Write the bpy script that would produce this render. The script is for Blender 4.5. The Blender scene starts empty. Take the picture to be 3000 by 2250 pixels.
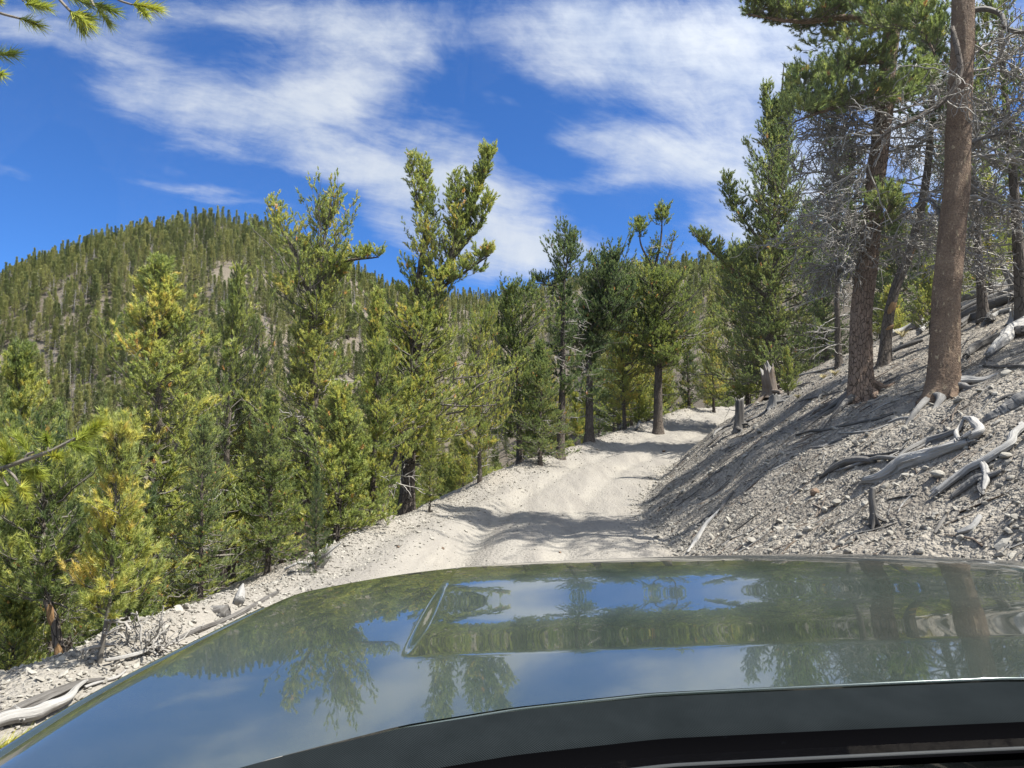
from mathutils import Vector
import bpy, math, random
import numpy as np
R = math.radians
sc = bpy.context.scene
col = sc.collection
rng = np.random.default_rng(7)
random.seed(7)
PI = math.pi

# ------------------------------------------------------------------ camera numbers
F = 769.0; CX = 512.0; CY = 384.0; H = 1.75; PITCH = R(5)
cp, sp = math.cos(PITCH), math.sin(PITCH)
SUN_AZ, SUN_EL = R(105), R(59)

def ray(px, py):
    xn = (px - CX) / F; yn = (CY - py) / F
    Y = cp - yn * sp; Z = sp + yn * cp
    return xn / Y, Z / Y
def unproj(px, py, D):
    a, b = ray(px, py)
    return np.array([a * D, D, H + b * D])

# ------------------------------------------------------------------ noise
def _hash(ix, iy, seed):
    h = (ix * 374761393 + iy * 668265263 + seed * 974711) & 0xffffffff
    h = ((h ^ (h >> 13)) * 1274126177) & 0xffffffff
    h = h ^ (h >> 16)
    return (h & 0xffff) / 32767.5 - 1.0
def vnoise(x, y, seed=0):
    x = np.asarray(x, float); y = np.asarray(y, float)
    ix = np.floor(x).astype(np.int64); iy = np.floor(y).astype(np.int64)
    fx = x - ix; fy = y - iy
    fx = fx * fx * (3 - 2 * fx); fy = fy * fy * (3 - 2 * fy)
    a = _hash(ix, iy, seed); b = _hash(ix + 1, iy, seed)
    c = _hash(ix, iy + 1, seed); d = _hash(ix + 1, iy + 1, seed)
    return (a + (b - a) * fx) * (1 - fy) + (c + (d - c) * fx) * fy
def fbm(x, y, octv=4, seed=0, gain=.5):
    s = 0; a = 1.0; f = 1.0
    for i in range(octv):
        s = s + a * vnoise(x * f, y * f, seed + i * 17); a *= gain; f *= 2.03
    return s
def sstep(a, b, x):
    t = np.clip((x - a) / (b - a), 0, 1)
    return t * t * (3 - 2 * t)
def splus(x, k):
    return k * np.log1p(np.exp(np.clip(x / k, -30, 30)))

# ------------------------------------------------------------------ terrain function
_yy = np.arange(-60, 160, .25)
def _tab(ys, vs, w=8):
    v = np.interp(_yy, ys, vs)
    k = np.exp(-np.linspace(-2, 2, 2 * w + 1) ** 2); k /= k.sum()
    vp = np.concatenate([np.full(w, v[0]), v, np.full(w, v[-1])])
    return np.convolve(vp, k, 'valid')
_CL = _tab([-40, -10, 0, 5, 12, 16, 20, 27, 36, 45, 55, 70, 90, 150], [-2, -.8, -.4, -.45, -.05, .35, .95, 3.2, 7.9, 13.4, 21, 36, 60, 140])
_HW = _tab([-40, 5, 12, 16, 20, 27, 36, 45, 90], [2.9, 2.85, 2.65, 2.45, 2.3, 2.2, 2.25, 2.3, 2.3])
_ZR = _tab([-40, -10, 5, 12, 16, 20, 27, 36, 45, 52, 70, 90], [-1, -.1, 0, .1, .22, .5, 1.3, 2.6, 4.15, 4.6, 4.4, 3], 7)
_HD = np.gradient(_CL, .25)
def road_at(Y):
    return (np.interp(Y, _yy, _CL), np.interp(Y, _yy, _HW), np.interp(Y, _yy, _ZR), 1 / np.sqrt(1 + np.interp(Y, _yy, _HD) ** 2))
_RX = [-600, 0, 28, 93, 162, 208, 254, 300, 369, 408, 490, 537, 595, 634, 681, 760, 1024, 1600]
_RY = [330, 266, 250, 226, 215, 208, 213, 232, 268, 282, 291, 280, 266, 262, 264, 262, 250, 250]
_RG = [18, 18, 18, 18, 18, 18, 18, 17, 14, 13, 11, 11, 11, 11, 11, 11, 11, 11]
_RD = [290, 290, 290, 290, 290, 290, 300, 330, 390, 420, 470, 480, 480, 480, 480, 480, 480, 480]
_UU = (np.array(_RX) - CX) / F
_EE = np.array([ray(CX, y + g)[1] for y, g in zip(_RY, _RG)])
def ground_z(X, Y, detail=True):
    X = np.asarray(X, float); Y = np.asarray(Y, float)
    cl, hw, zr, cs = road_at(Y)
    lat = (X - cl) * cs
    # left side
    e = np.maximum(-lat - hw, 0)
    g = .34 * np.maximum(e - .25, 0) + .32 * splus(e - 2.0, .5) - .32 * splus(np.float64(-2.0), .5)
    g = 34 * (1 - np.exp(-np.maximum(g, 0) / 34))
    berm = (.16 * np.exp(-((lat + hw) / .38) ** 2)) * (1 - .5 * vnoise(Y * .6, X * .3, 5))
    # right side
    o = np.maximum(lat - hw, 0)
    hs = np.interp(Y, [0, 10, 18, 26, 34, 42, 50], [.75, .86, 1.16, 1.42, 1.42, .9, .5])
    f = hs * (1 - np.exp(-(o ** 1.15) * .80 / hs)) + .47 * splus(o - .6, .35) - .47 * splus(np.float64(-.6), .35)
    f = np.where(f > 8, 8 + 22 * (1 - np.exp(-(f - 8) / 34)), f)
    inroad = sstep(.6, -.3, np.abs(lat) - hw)
    und = .07 * np.sin(Y * .9 + .5) * np.exp(-((Y - 9) / 7) ** 2) + .05 * np.sin(Y * .55 + X * .3)
    ruts = -.075 * (np.exp(-((lat + .85) / .30) ** 2) + np.exp(-((lat - .80) / .30) ** 2))
    mound = .20 * np.exp(-((lat + 1.75) / .55) ** 2 - ((Y - 11.5) / 3.2) ** 2) + .10 * np.exp(-((lat + 1.5) / .5) ** 2 - ((Y - 19) / 3) ** 2) \
        - .16 * np.exp(-((lat + .9) / .4) ** 2 - ((Y - 13) / 4) ** 2) + .15 * np.exp(-((Y - 9.5) / 1.1) ** 2) * sstep(-2, 1, lat)
    zn = zr - g + berm + f + inroad * (und + ruts + mound)
    if detail:
        off = 1 - inroad
        zn = zn + off * (.16 * fbm(X * .5, Y * .5, 3, 3) + .035 * fbm(X * 2.5, Y * 2.5, 3, 9)) + inroad * .024 * fbm(X * 2.6, Y * 1.6, 4, 21)
        er = sstep(.1, .8, o) * sstep(7, 2, o)
        zn = zn + er * .10 * fbm(lat * .8, Y * 1.3 + lat * 1.1, 3, 31)
    # far side of the valley
    Yc = np.maximum(Y, 1.0)
    u = np.clip(X / Yc, _UU[0], _UU[-1])
    D = np.interp(u, _UU, _RD)
    ztop = H + np.interp(u, _UU, _EE) * D
    zv = np.interp(u, [-.7, -.1, .08, .2, .45], [-30, -24, -12, 4, 18])
    s = np.clip((Y - 78) / (D - 78), 0, 1)
    fz = zv + (ztop - zv) * s ** .9 + np.sin(s * PI) * 5 * fbm(X * .012, Y * .012, 3, 50) - .45 * np.maximum(Y - D, 0)
    if detail:
        fz = fz + sstep(0, .1, s) * 1.3 * fbm(X * .06, Y * .06, 3, 60)
    w = sstep(48, 92, Y)
    return zn * (1 - w) + fz * w
def gz(x, y):
    return float(ground_z(np.array([x]), np.array([y]))[0])
_DD = np.concatenate([np.arange(2.5, 12, .02), np.arange(12, 40, .06), np.arange(40, 130, .3), np.arange(130, 480, 1.0)])
def hit(px, py, lift=0.0):
    a, b = ray(px, py)
    g = ground_z(a * _DD, _DD) + lift
    z = H + b * _DD
    k = np.argmax(z <= g)
    if z[k] > g[k]: k = len(_DD) - 1
    return np.array([a * _DD[k], _DD[k], g[k] - lift])

# ------------------------------------------------------------------ materials
def new_mat(name):
    m = bpy.data.materials.new(name); m.use_nodes = True
    nt = m.node_tree; nt.nodes.clear()
    out = nt.nodes.new('ShaderNodeOutputMaterial')
    return m, nt, out
class NT:
    def __init__(s, nt): s.nt = nt
    def n(s, typ, **kw):
        nd = s.nt.nodes.new(typ)
        for k, v in kw.items():
            if k in nd.inputs: s.put(nd.inputs[k], v)
            else: setattr(nd, k, v)
        return nd
    def put(s, sock, v):
        if isinstance(v, bpy.types.NodeSocket): s.nt.links.new(v, sock)
        elif isinstance(v, bpy.types.Node): s.nt.links.new(v.outputs[0], sock)
        else: sock.default_value = v
    def math(s, op, a, b=0.0, c=None, clamp=False):
        nd = s.nt.nodes.new('ShaderNodeMath'); nd.operation = op; nd.use_clamp = clamp
        s.put(nd.inputs[0], a); s.put(nd.inputs[1], b)
        if c is not None: s.put(nd.inputs[2], c)
        return nd.outputs[0]
    def vmath(s, op, a, b=None, scale=None):
        nd = s.nt.nodes.new('ShaderNodeVectorMath'); nd.operation = op
        s.put(nd.inputs[0], a)
        if b is not None: s.put(nd.inputs[1], b)
        if scale is not None: s.put(nd.inputs['Scale'], scale)
        return nd
    def mix(s, fac, a, b, typ='MIX'):
        nd = s.nt.nodes.new('ShaderNodeMix'); nd.data_type = 'RGBA'; nd.blend_type = typ
        s.put(nd.inputs[0], fac); s.put(nd.inputs[6], a); s.put(nd.inputs[7], b)
        return nd.outputs[2]
    def ramp(s, fac, stops):
        nd = s.nt.nodes.new('ShaderNodeValToRGB')
        e = nd.color_ramp.elements
        while len(e) < len(stops): e.new(.5)
        for el, (p, c) in zip(e, stops):
            el.position = p; el.color = c if len(c) == 4 else (*c, 1)
        s.put(nd.inputs[0], fac)
        return nd.outputs[0]
    def noise(s, vec, scale, detail=4, rough=.55, dist=0.0):
        nd = s.nt.nodes.new('ShaderNodeTexNoise')
        s.put(nd.inputs['Vector'], vec)
        nd.inputs['Scale'].default_value = scale; nd.inputs['Detail'].default_value = detail
        nd.inputs['Roughness'].default_value = rough; nd.inputs['Distortion'].default_value = dist
        return nd.outputs[0]
    def mapr(s, v, a, b, c=0.0, d=1.0):
        nd = s.nt.nodes.new('ShaderNodeMapRange'); s.put(nd.inputs[0], v)
        for i, x in enumerate((a, b, c, d)): nd.inputs[i + 1].default_value = x
        return nd.outputs[0]
    def scalev(s, vec, sx, sy, sz, rot=(0, 0, 0)):
        nd = s.nt.nodes.new('ShaderNodeMapping'); s.put(nd.inputs[0], vec)
        nd.inputs['Scale'].default_value = (sx, sy, sz); nd.inputs['Rotation'].default_value = rot
        return nd.outputs[0]
    def bump(s, h, strength, dist, normal=None):
        nd = s.nt.nodes.new('ShaderNodeBump'); s.put(nd.inputs['Height'], h)
        nd.inputs['Strength'].default_value = strength; nd.inputs['Distance'].default_value = dist
        if normal is not None: s.put(nd.inputs['Normal'], normal)
        return nd.outputs[0]

def mat_simple(name, c, rough=.6, metal=0.0, coat=0.0, spec=.5):
    m, nt, out = new_mat(name); k = NT(nt)
    b = k.n('ShaderNodeBsdfPrincipled', **{'Base Color': (*c, 1), 'Roughness': rough, 'Metallic': metal, 'Coat Weight': coat, 'Specular IOR Level': spec})
    nt.links.new(b.outputs[0], out.inputs[0])
    return m

def mat_foliage(name, stops, shift=0.0, rnd=.35, trans=.5):
    m, nt, out = new_mat(name); k = NT(nt)
    at = k.n('ShaderNodeAttribute', attribute_name='tint')
    oi = k.n('ShaderNodeObjectInfo')
    f = k.math('ADD', at.outputs['Fac'], k.math('MULTIPLY_ADD', oi.outputs['Random'], rnd, shift - rnd / 2))
    c = k.ramp(k.math('MINIMUM', f, .90), stops)
    c = k.mix(k.math('GREATER_THAN', at.outputs['Fac'], .985), c, (*stops[-1][1], 1))
    b = k.n('ShaderNodeBsdfPrincipled', **{'Base Color': c, 'Roughness': .48, 'Specular IOR Level': .35})
    t = k.n('ShaderNodeBsdfTranslucent', Color=k.mix(1.0, c, (1.0, 1.05, .70, 1), 'MULTIPLY'))
    mx = k.n('ShaderNodeMixShader', Fac=trans)
    nt.links.new(b.outputs[0], mx.inputs[1]); nt.links.new(t.outputs[0], mx.inputs[2])
    nt.links.new(mx.outputs[0], out.inputs[0])
    return m
FOL = [(.0, (0.099, 0.139, 0.064)), (.35, (0.251, 0.298, 0.108)), (.6, (0.401, 0.425, 0.131)), (.85, (0.601, 0.535, 0.157)), (1.0, (0.642, 0.376, 0.157))]
FOLD = [(.0, (0.070, 0.107, 0.064)), (.4, (0.176, 0.228, 0.103)), (.7, (0.291, 0.333, 0.128)), (.93, (0.441, 0.416, 0.157)), (1.0, (0.562, 0.298, 0.157))]
M_FOL = mat_foliage('pine_needles', FOL, .07)
M_FOLY = mat_foliage('yellowish_pine_needles', FOL, .12, .1)
M_FOLS = mat_foliage('yellow_sapling_needles', FOL, .26, .05)
M_FOLD = mat_foliage('dark_pine_needles', FOLD)
FARF = [(.0, (0.113, 0.139, 0.057)), (.4, (0.220, 0.242, 0.092)), (.7, (0.317, 0.324, 0.124)), (1.0, (0.423, 0.392, 0.164))]
M_FAR = mat_foliage('distant_pine_needles', FARF, .03, 1.0, .35)
NEED = [(.0, (0.073, 0.120, 0.029)), (.4, (0.193, 0.241, 0.048)), (.7, (0.371, 0.402, 0.064)), (.9, (0.515, 0.402, 0.080)), (1.0, (0.580, 0.274, 0.080))]
M_NEED = mat_foliage('fine_pine_needles', NEED, 0, .05, .35)

def mat_bark(name, dark, lightc, plate=1.0, bumps=.8, flat_bright=None, trans=0):
    m, nt, out = new_mat(name); k = NT(nt)
    uv = k.n('ShaderNodeUVMap')
    v = k.scalev(uv.outputs[0], 1, .33, 1)
    dn = k.n('ShaderNodeTexNoise'); k.put(dn.inputs['Vector'], v); dn.inputs['Scale'].default_value = 6 * plate
    vv = k.vmath('ADD', v, k.vmath('SCALE', dn.outputs['Color'], scale=.10 / plate).outputs[0]).outputs[0]
    vo = k.n('ShaderNodeTexVoronoi', feature='DISTANCE_TO_EDGE', Scale=11 * plate); k.put(vo.inputs['Vector'], vv)
    vc = k.n('ShaderNodeTexVoronoi', Scale=11 * plate); k.put(vc.inputs['Vector'], vv)
    crack = k.mapr(vo.outputs[0], 0.0, .07, .25, 1)
    n1 = k.noise(uv.outputs[0], 3.0, 5, .6)
    n2 = k.noise(k.scalev(uv.outputs[0], 30, 9, 1), 1, 5, .65)
    f = k.math('ADD', k.math('MULTIPLY', n2, .75), k.math('MULTIPLY', k.math('SUBTRACT', n1, .5), .8), clamp=True)
    c = k.mix(f, (*dark, 1), (*lightc, 1))
    c = k.mix(k.math('MULTIPLY', vc.outputs['Color'], .45), c, (lightc[0] * 1.2, lightc[1] * 1.1, lightc[2] * 1.05, 1))
    c = k.mix(crack, (dark[0] * .3, dark[1] * .28, dark[2] * .28, 1), c)
    h = k.math('ADD', k.math('MULTIPLY', crack, 1.0), k.math('MULTIPLY', n2, .6))
    b = k.n('ShaderNodeBsdfPrincipled', **{'Base Color': c, 'Roughness': .85, 'Specular IOR Level': .2, 'Normal': k.bump(h, bumps, .03)})
    nt.links.new(b.outputs[0], out.inputs[0])
    return m
M_BARK = mat_bark('grey_brown_bark', (0.044, 0.036, 0.030), (0.152, 0.132, 0.112), 1.6)
M_BARKP = mat_bark('plated_brown_bark', (0.092, 0.062, 0.046), (0.276, 0.207, 0.156), 2.1, 1.0)
M_TWIG = mat_simple('twig_bark', (0.128, 0.116, 0.100), .85, spec=.2)

def mat_flaky(name):
    m, nt, out = new_mat(name); k = NT(nt)
    uv = k.n('ShaderNodeUVMap')
    n1 = k.noise(uv.outputs[0], 2.2, 4, .6)
    n2 = k.noise(k.scalev(uv.outputs[0], 42, 30, 1), 1, 6, .7)
    n3 = k.noise(k.scalev(uv.outputs[0], 17, 7, 1), 1, 5, .65, .6)
    f = k.math('MULTIPLY_ADD', k.math('SUBTRACT', n2, .5), 1.5, k.math('MULTIPLY_ADD', k.math('SUBTRACT', n1, .5), 1.2, .5), clamp=True)
    c = k.ramp(f, [(0, (0.058, 0.038, 0.028)), (.45, (0.146, 0.100, 0.070)), (.75, (0.221, 0.157, 0.107)), (1, (0.354, 0.275, 0.186))])
    c = k.mix(k.mapr(n3, .60, .68), c, (0.406, 0.323, 0.204, 1))
    h = k.math('ADD', n2, k.math('MULTIPLY', n3, .7))
    b = k.n('ShaderNodeBsdfPrincipled', **{'Base Color': c, 'Roughness': .85, 'Specular IOR Level': .2, 'Normal': k.bump(h, 1.0, .035)})
    nt.links.new(b.outputs[0], out.inputs[0])
    return m
M_FLAKY = mat_flaky('flaky_red_brown_bark')

def mat_deadwood(name, dark, mid, light):
    m, nt, out = new_mat(name); k = NT(nt)
    uv = k.n('ShaderNodeUVMap')
    g = k.noise(k.scalev(uv.outputs[0], 55, 2.2, 1), 1, 5, .7, .4)
    g2 = k.noise(k.scalev(uv.outputs[0], 16, 1.0, 1), 1, 4, .6, .8)
    n1 = k.noise(uv.outputs[0], 2.5, 3, .5)
    f = k.math('ADD', k.math('MULTIPLY', g, .6), k.math('MULTIPLY', g2, .5))
    f = k.math('MULTIPLY_ADD', k.math('SUBTRACT', n1, .5), .5, f)
    c = k.ramp(f, [(.25, dark), (.45, mid), (.72, light)])
    h = k.math('ADD', k.math('MULTIPLY', g, .6), g2)
    b = k.n('ShaderNodeBsdfPrincipled', **{'Base Color': c, 'Roughness': .75, 'Specular IOR Level': .25, 'Normal': k.bump(h, .9, .02)})
    nt.links.new(b.outputs[0], out.inputs[0])
    return m
M_DEAD = mat_deadwood('weathered_grey_wood', (0.044, 0.039, 0.035), (0.118, 0.112, 0.105), (0.205, 0.197, 0.186))
M_DEADP = mat_deadwood('bleached_wood', (0.107, 0.099, 0.089), (0.232, 0.222, 0.208), (0.356, 0.345, 0.323))
M_DEADD = mat_deadwood('dark_weathered_wood', (0.020, 0.018, 0.016), (0.070, 0.064, 0.058), (0.157, 0.148, 0.136))
M_ORANGE = mat_deadwood('raw_orange_wood', (0.116, 0.058, 0.026), (0.221, 0.122, 0.052), (0.319, 0.209, 0.105))
M_STUMPB = mat_deadwood('brown_rotten_wood', (0.035, 0.022, 0.015), (0.099, 0.070, 0.049), (0.192, 0.168, 0.145))
M_DBR = mat_simple('dead_branch_grey', (.24, .225, .205), .8, spec=.2)

def mat_ground():
    m, nt, out = new_mat('dusty_gravel_soil'); k = NT(nt)
    tc = k.n('ShaderNodeTexCoord'); P = tc.outputs['Object']
    road = k.n('ShaderNodeAttribute', attribute_name='road').outputs['Fac']
    bank = k.n('ShaderNodeAttribute', attribute_name='bank').outputs['Fac']
    far = k.n('ShaderNodeAttribute', attribute_name='far').outputs['Fac']
    big = k.noise(P, .55, 4, .6)
    med = k.noise(P, 3.2, 5, .65)
    fine = k.noise(P, 26, 4, .7)
    # streaks of fallen needles running down the bank
    st = k.noise(k.scalev(P, 1.0, 3.2, .5, (0, 0, R(-18))), 1.1, 5, .65, .7)
    vo = k.n('ShaderNodeTexVoronoi', Scale=17.0); k.put(vo.inputs['Vector'], P)
    vo2 = k.n('ShaderNodeTexVoronoi', Scale=44.0); k.put(vo2.inputs['Vector'], P)
    soil = k.mix(med, (0.177, 0.153, 0.125, 1), (0.310, 0.281, 0.239, 1))
    soil = k.mix(k.math('MULTIPLY', vo.outputs['Color'], .4), soil, (0.367, 0.340, 0.290, 1))
    soil = k.mix(k.mapr(fine, .45, .7, 0, .5), soil, (0.145, 0.128, 0.104, 1))
    track = k.n('ShaderNodeAttribute', attribute_name='track').outputs['Fac']
    lit = k.mapr(k.math('MULTIPLY_ADD', k.math('SUBTRACT', fine, .5), .5, k.math('MULTIPLY_ADD', k.math('SUBTRACT', big, .5), .5, st)), .46, .58)
    soil_b = k.mix(k.math('MULTIPLY', k.math('MULTIPLY', lit, bank), .42), soil, (0.064, 0.054, 0.047, 1))
    roadc = k.mix(med, (0.209, 0.192, 0.167, 1), (0.285, 0.266, 0.233, 1))
    roadc = k.mix(k.mapr(fine, .5, .75, 0, .35), roadc, (0.156, 0.143, 0.123, 1))
    roadc = k.mix(k.mapr(big, .45, .7, 0, .3), roadc, (0.314, 0.285, 0.237, 1))
    trk = k.noise(k.scalev(P, 2.6, .30, 1, (0, 0, R(-8))), 1.0, 5, .6, .4)
    roadc = k.mix(k.mapr(trk, .45, .62, 0, .8), roadc, (.19, .175, .155, 1))
    roadc = k.mix(k.math('MULTIPLY', k.math('SUBTRACT', 1.0, track), k.mapr(fine, .3, .7, .25, .6)), roadc, (.20, .185, .165, 1))
    c = k.mix(road, soil_b, roadc)
    c = k.mix(far, c, k.mix(k.noise(P, .09, 5, .65), (0.076, 0.062, 0.045, 1), (0.190, 0.164, 0.131, 1)))
    h = k.math('ADD', k.math('MULTIPLY', k.math('SUBTRACT', 1.0, vo.outputs['Distance']), .8), k.math('MULTIPLY', k.math('SUBTRACT', 1.0, vo2.outputs['Distance']), .35))
    h = k.math('ADD', h, k.math('MULTIPLY', med, .8))
    h = k.math('ADD', h, k.math('MULTIPLY', fine, .35))
    hs = k.math('MULTIPLY', h, k.mapr(road, 0, 1, 1.0, .55))
    b = k.n('ShaderNodeBsdfPrincipled', **{'Base Color': c, 'Roughness': .95, 'Specular IOR Level': .1, 'Normal': k.bump(hs, .9, .05)})
    nt.links.new(b.outputs[0], out.inputs[0])
    return m
M_GROUND = mat_ground()

def mat_rock(name, a, b_):
    m, nt, out = new_mat(name); k = NT(nt)
    tc = k.n('ShaderNodeTexCoord')
    at = k.n('ShaderNodeAttribute', attribute_name='tint')
    n = k.noise(tc.outputs['Object'], 24, 5, .65)
    f = k.math('ADD', k.math('MULTIPLY', n, .5), k.math('MULTIPLY', at.outputs['Fac'], .6), clamp=True)
    c = k.mix(f, (*a, 1), (*b_, 1))
    b = k.n('ShaderNodeBsdfPrincipled', **{'Base Color': c, 'Roughness': .92, 'Specular IOR Level': .15, 'Normal': k.bump(n, .6, .02)})
    nt.links.new(b.outputs[0], out.inputs[0])
    return m
M_ROCK = mat_rock('pale_limestone', (0.122, 0.109, 0.092), (0.335, 0.315, 0.274))
M_ROCKR = mat_rock('reddish_stone', (0.091, 0.064, 0.045), (0.190, 0.136, 0.099))

# ------------------------------------------------------------------ mesh building
class Geo:
    def __init__(s):
        s.V = []; s.UV = []; s.T = []; s.q = []; s.t = []; s.n = 0
    def add(s, V, quads=None, tris=None, mat=0, uv=None, tint=None):
        V = np.asarray(V, float).reshape(-1, 3); m = len(V)
        s.V.append(V)
        s.UV.append(np.zeros((m, 2)) if uv is None else np.asarray(uv, float).reshape(-1, 2))
        s.T.append(np.full(m, .5) if tint is None else np.broadcast_to(np.asarray(tint, float), (m,)))
        if quads is not None and len(quads): s.q.append((np.asarray(quads).reshape(-1, 4) + s.n, mat))
        if tris is not None and len(tris): s.t.append((np.asarray(tris).reshape(-1, 3) + s.n, mat))
        s.n += m
    def tubes(s, P, Rr, n, mat=0, tint=None, rough=None, cap=False):
        """P (B,m,3) centre lines, Rr (B,m) radii; n sides; rough(ang,v,b) gives a radius factor"""
        P = np.asarray(P, float); Rr = np.asarray(Rr, float)
        if P.ndim == 2: P = P[None]; Rr = Rr[None]
        B, m, _ = P.shape
        T = np.gradient(P, axis=1); T /= np.linalg.norm(T, axis=2, keepdims=True) + 1e-9
        mean = T.mean(1)
        ref = np.where((np.abs(mean[:, 2]) < .75)[:, None], np.array([0, 0, 1.]), np.array([1., 0, 0]))[:, None]
        A = np.cross(T, ref); A /= np.linalg.norm(A, axis=2, keepdims=True) + 1e-9
        Bn = np.cross(T, A)
        ang = np.linspace(0, 2 * PI, n + 1)
        ln = np.concatenate([np.zeros((B, 1)), np.cumsum(np.linalg.norm(np.diff(P, axis=1), axis=2), axis=1)], 1)
        rad = np.repeat(Rr[:, :, None], n + 1, 2)
        if rough is not None: rad = rad * rough(ang[None, None, :], ln[:, :, None])
        V = P[:, :, None] + rad[..., None] * (np.cos(ang)[None, None, :, None] * A[:, :, None] + np.sin(ang)[None, None, :, None] * Bn[:, :, None])
        uv = np.empty((B, m, n + 1, 2))
        uv[..., 0] = ang[None, None, :] * Rr.mean(1)[:, None, None] + np.arange(B)[:, None, None] * .37
        uv[..., 1] = ln[:, :, None] + np.arange(B)[:, None, None] * 1.7
        idx = np.arange(B * m * (n + 1)).reshape(B, m, n + 1)
        q = np.stack([idx[:, :-1, :-1], idx[:, :-1, 1:], idx[:, 1:, 1:], idx[:, 1:, :-1]], -1).reshape(-1, 4)
        tn = None
        if tint is not None: tn = np.repeat(np.asarray(tint, float), m * (n + 1))
        tr = None
        if cap:
            tr = []
            for b in range(B):
                for r_, fl in ((idx[b, 0, :-1], 1), (idx[b, -1, :-1], -1)):
                    for j in range(1, n - 1): tr.append((r_[0], r_[j + 1], r_[j])[::fl])
        s.add(V, quads=q, tris=tr, mat=mat, uv=uv, tint=tn)
    def build(s, name, mats, parent=None, smooth=True, flat_mats=()):
        me = bpy.data.meshes.new(name)
        if s.n == 0: return None
        V = np.concatenate(s.V); UV = np.concatenate(s.UV); T = np.concatenate(s.T)
        Q = np.concatenate([a for a, _ in s.q]) if s.q else np.zeros((0, 4), int)
        TR = np.concatenate([a for a, _ in s.t]) if s.t else np.zeros((0, 3), int)
        mi = np.concatenate([np.full(len(a), k) for a, k in s.q + s.t]).astype(np.int32)
        lv = np.concatenate([Q.ravel(), TR.ravel()]).astype(np.int32)
        ls = np.concatenate([np.arange(len(Q)) * 4, len(Q) * 4 + np.arange(len(TR)) * 3]).astype(np.int32)
        lt = np.concatenate([np.full(len(Q), 4), np.full(len(TR), 3)]).astype(np.int32)
        me.vertices.add(len(V)); me.vertices.foreach_set('co', V.astype(np.float32).ravel())
        me.loops.add(len(lv)); me.loops.foreach_set('vertex_index', lv)
        me.polygons.add(len(ls)); me.polygons.foreach_set('loop_start', ls); me.polygons.foreach_set('loop_total', lt)
        for m in mats: me.materials.append(m)
        me.polygons.foreach_set('material_index', mi)
        sm = np.full(len(ls), bool(smooth))
        for k in flat_mats: sm[mi == k] = False
        me.polygons.foreach_set('use_smooth', sm)
        uvl = me.uv_layers.new(name='UVMap')
        uvl.data.foreach_set('uv', UV[lv].astype(np.float32).ravel())
        at = me.attributes.new('tint', 'FLOAT', 'POINT'); at.data.foreach_set('value', T.astype(np.float32))
        me.update(calc_edges=True)
        o = bpy.data.objects.new(name, me); col.objects.link(o)
        if parent is not None: o.parent = parent
        return o
def tag(o, label=None, cat=None, group=None, kind=None):
    for k, v in (('label', label), ('category', cat), ('group', group), ('kind', kind)):
        if v: o[k] = v
    return o
def empty(name, loc=(0, 0, 0), rz=0.0):
    o = bpy.data.objects.new(name, None); o.empty_display_size = .3
    o.location = loc; o.rotation_euler = (0, 0, rz); col.objects.link(o)
    return o
def copy_tree(o, parent=None):
    c = o.copy(); col.objects.link(c)
    if parent is not None: c.parent = parent
    for ch in list(o.children): copy_tree(ch, c)
    return c

# ------------------------------------------------------------------ the ground, the road, the far hills
def make_terrain():
    az = np.concatenate([np.arange(-180, -42, 4), np.arange(-42, 42, .13), np.arange(42, 180, 4)])
    az = np.radians(az); na = len(az)
    rad = [.3]
    while rad[-1] < 900: rad.append(rad[-1] * (1.03 if rad[-1] < 3 else 1.0125))
    rad = np.array(rad); nr = len(rad)
    A, RR = np.meshgrid(az, rad, indexing='ij')
    X = RR * np.sin(A); Y = RR * np.cos(A)
    Z = ground_z(X, Y)
    V = np.stack([X, Y, Z], -1).reshape(-1, 3)
    idx = np.arange(na * nr).reshape(na, nr)
    i2 = np.roll(idx, -1, 0)
    q = np.stack([idx[:, :-1], i2[:, :-1], i2[:, 1:], idx[:, 1:]], -1).reshape(-1, 4)
    q = q[:, ::-1]
    cl, hw, zr, cs = road_at(Y); lat = (X - cl) * cs
    n = .35 * fbm(X * .9, Y * .9, 3, 77)
    roadm = sstep(.55, -.55, np.abs(lat) - hw + n) * sstep(95, 70, Y)
    bank = np.where(lat > 0, sstep(0, .8, lat - hw), .75 * sstep(.4, 1.6, -lat - hw))
    tl = lat + .12 * fbm(Y * .35, X * .0 + 3, 2, 41)
    trackm = np.clip(np.exp(-((tl + .85) / .34) ** 2) + np.exp(-((tl - .80) / .34) ** 2) + .45 * np.exp(-((tl - .2) / .25) ** 2), 0, 1)
    farm = sstep(50, 85, Y)
    fc = V[q].mean(1)
    c2, h2, _, s2 = road_at(fc[:, 1]); l2 = np.abs((fc[:, 0] - c2) * s2)
    isroad = (l2 < h2) & (fc[:, 1] < 80) & (fc[:, 1] > -30)
    ishill = (fc[:, 1] > 64) & ~isroad
    for name, msk in (('road', isroad), ('hills', ishill), ('ground', ~isroad & ~ishill)):
        qq = q[msk]; used, inv = np.unique(qq, return_inverse=True)
        g = Geo(); g.add(V[used], quads=inv.reshape(-1, 4))
        o = g.build(name, [M_GROUND])
        for an, arr in (('road', roadm), ('bank', bank), ('far', farm), ('track', trackm)):
            a = o.data.attributes.new(an, 'FLOAT', 'POINT'); a.data.foreach_set('value', arr.ravel()[used].astype(np.float32))
        tag(o, kind='structure')
make_terrain()

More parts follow.
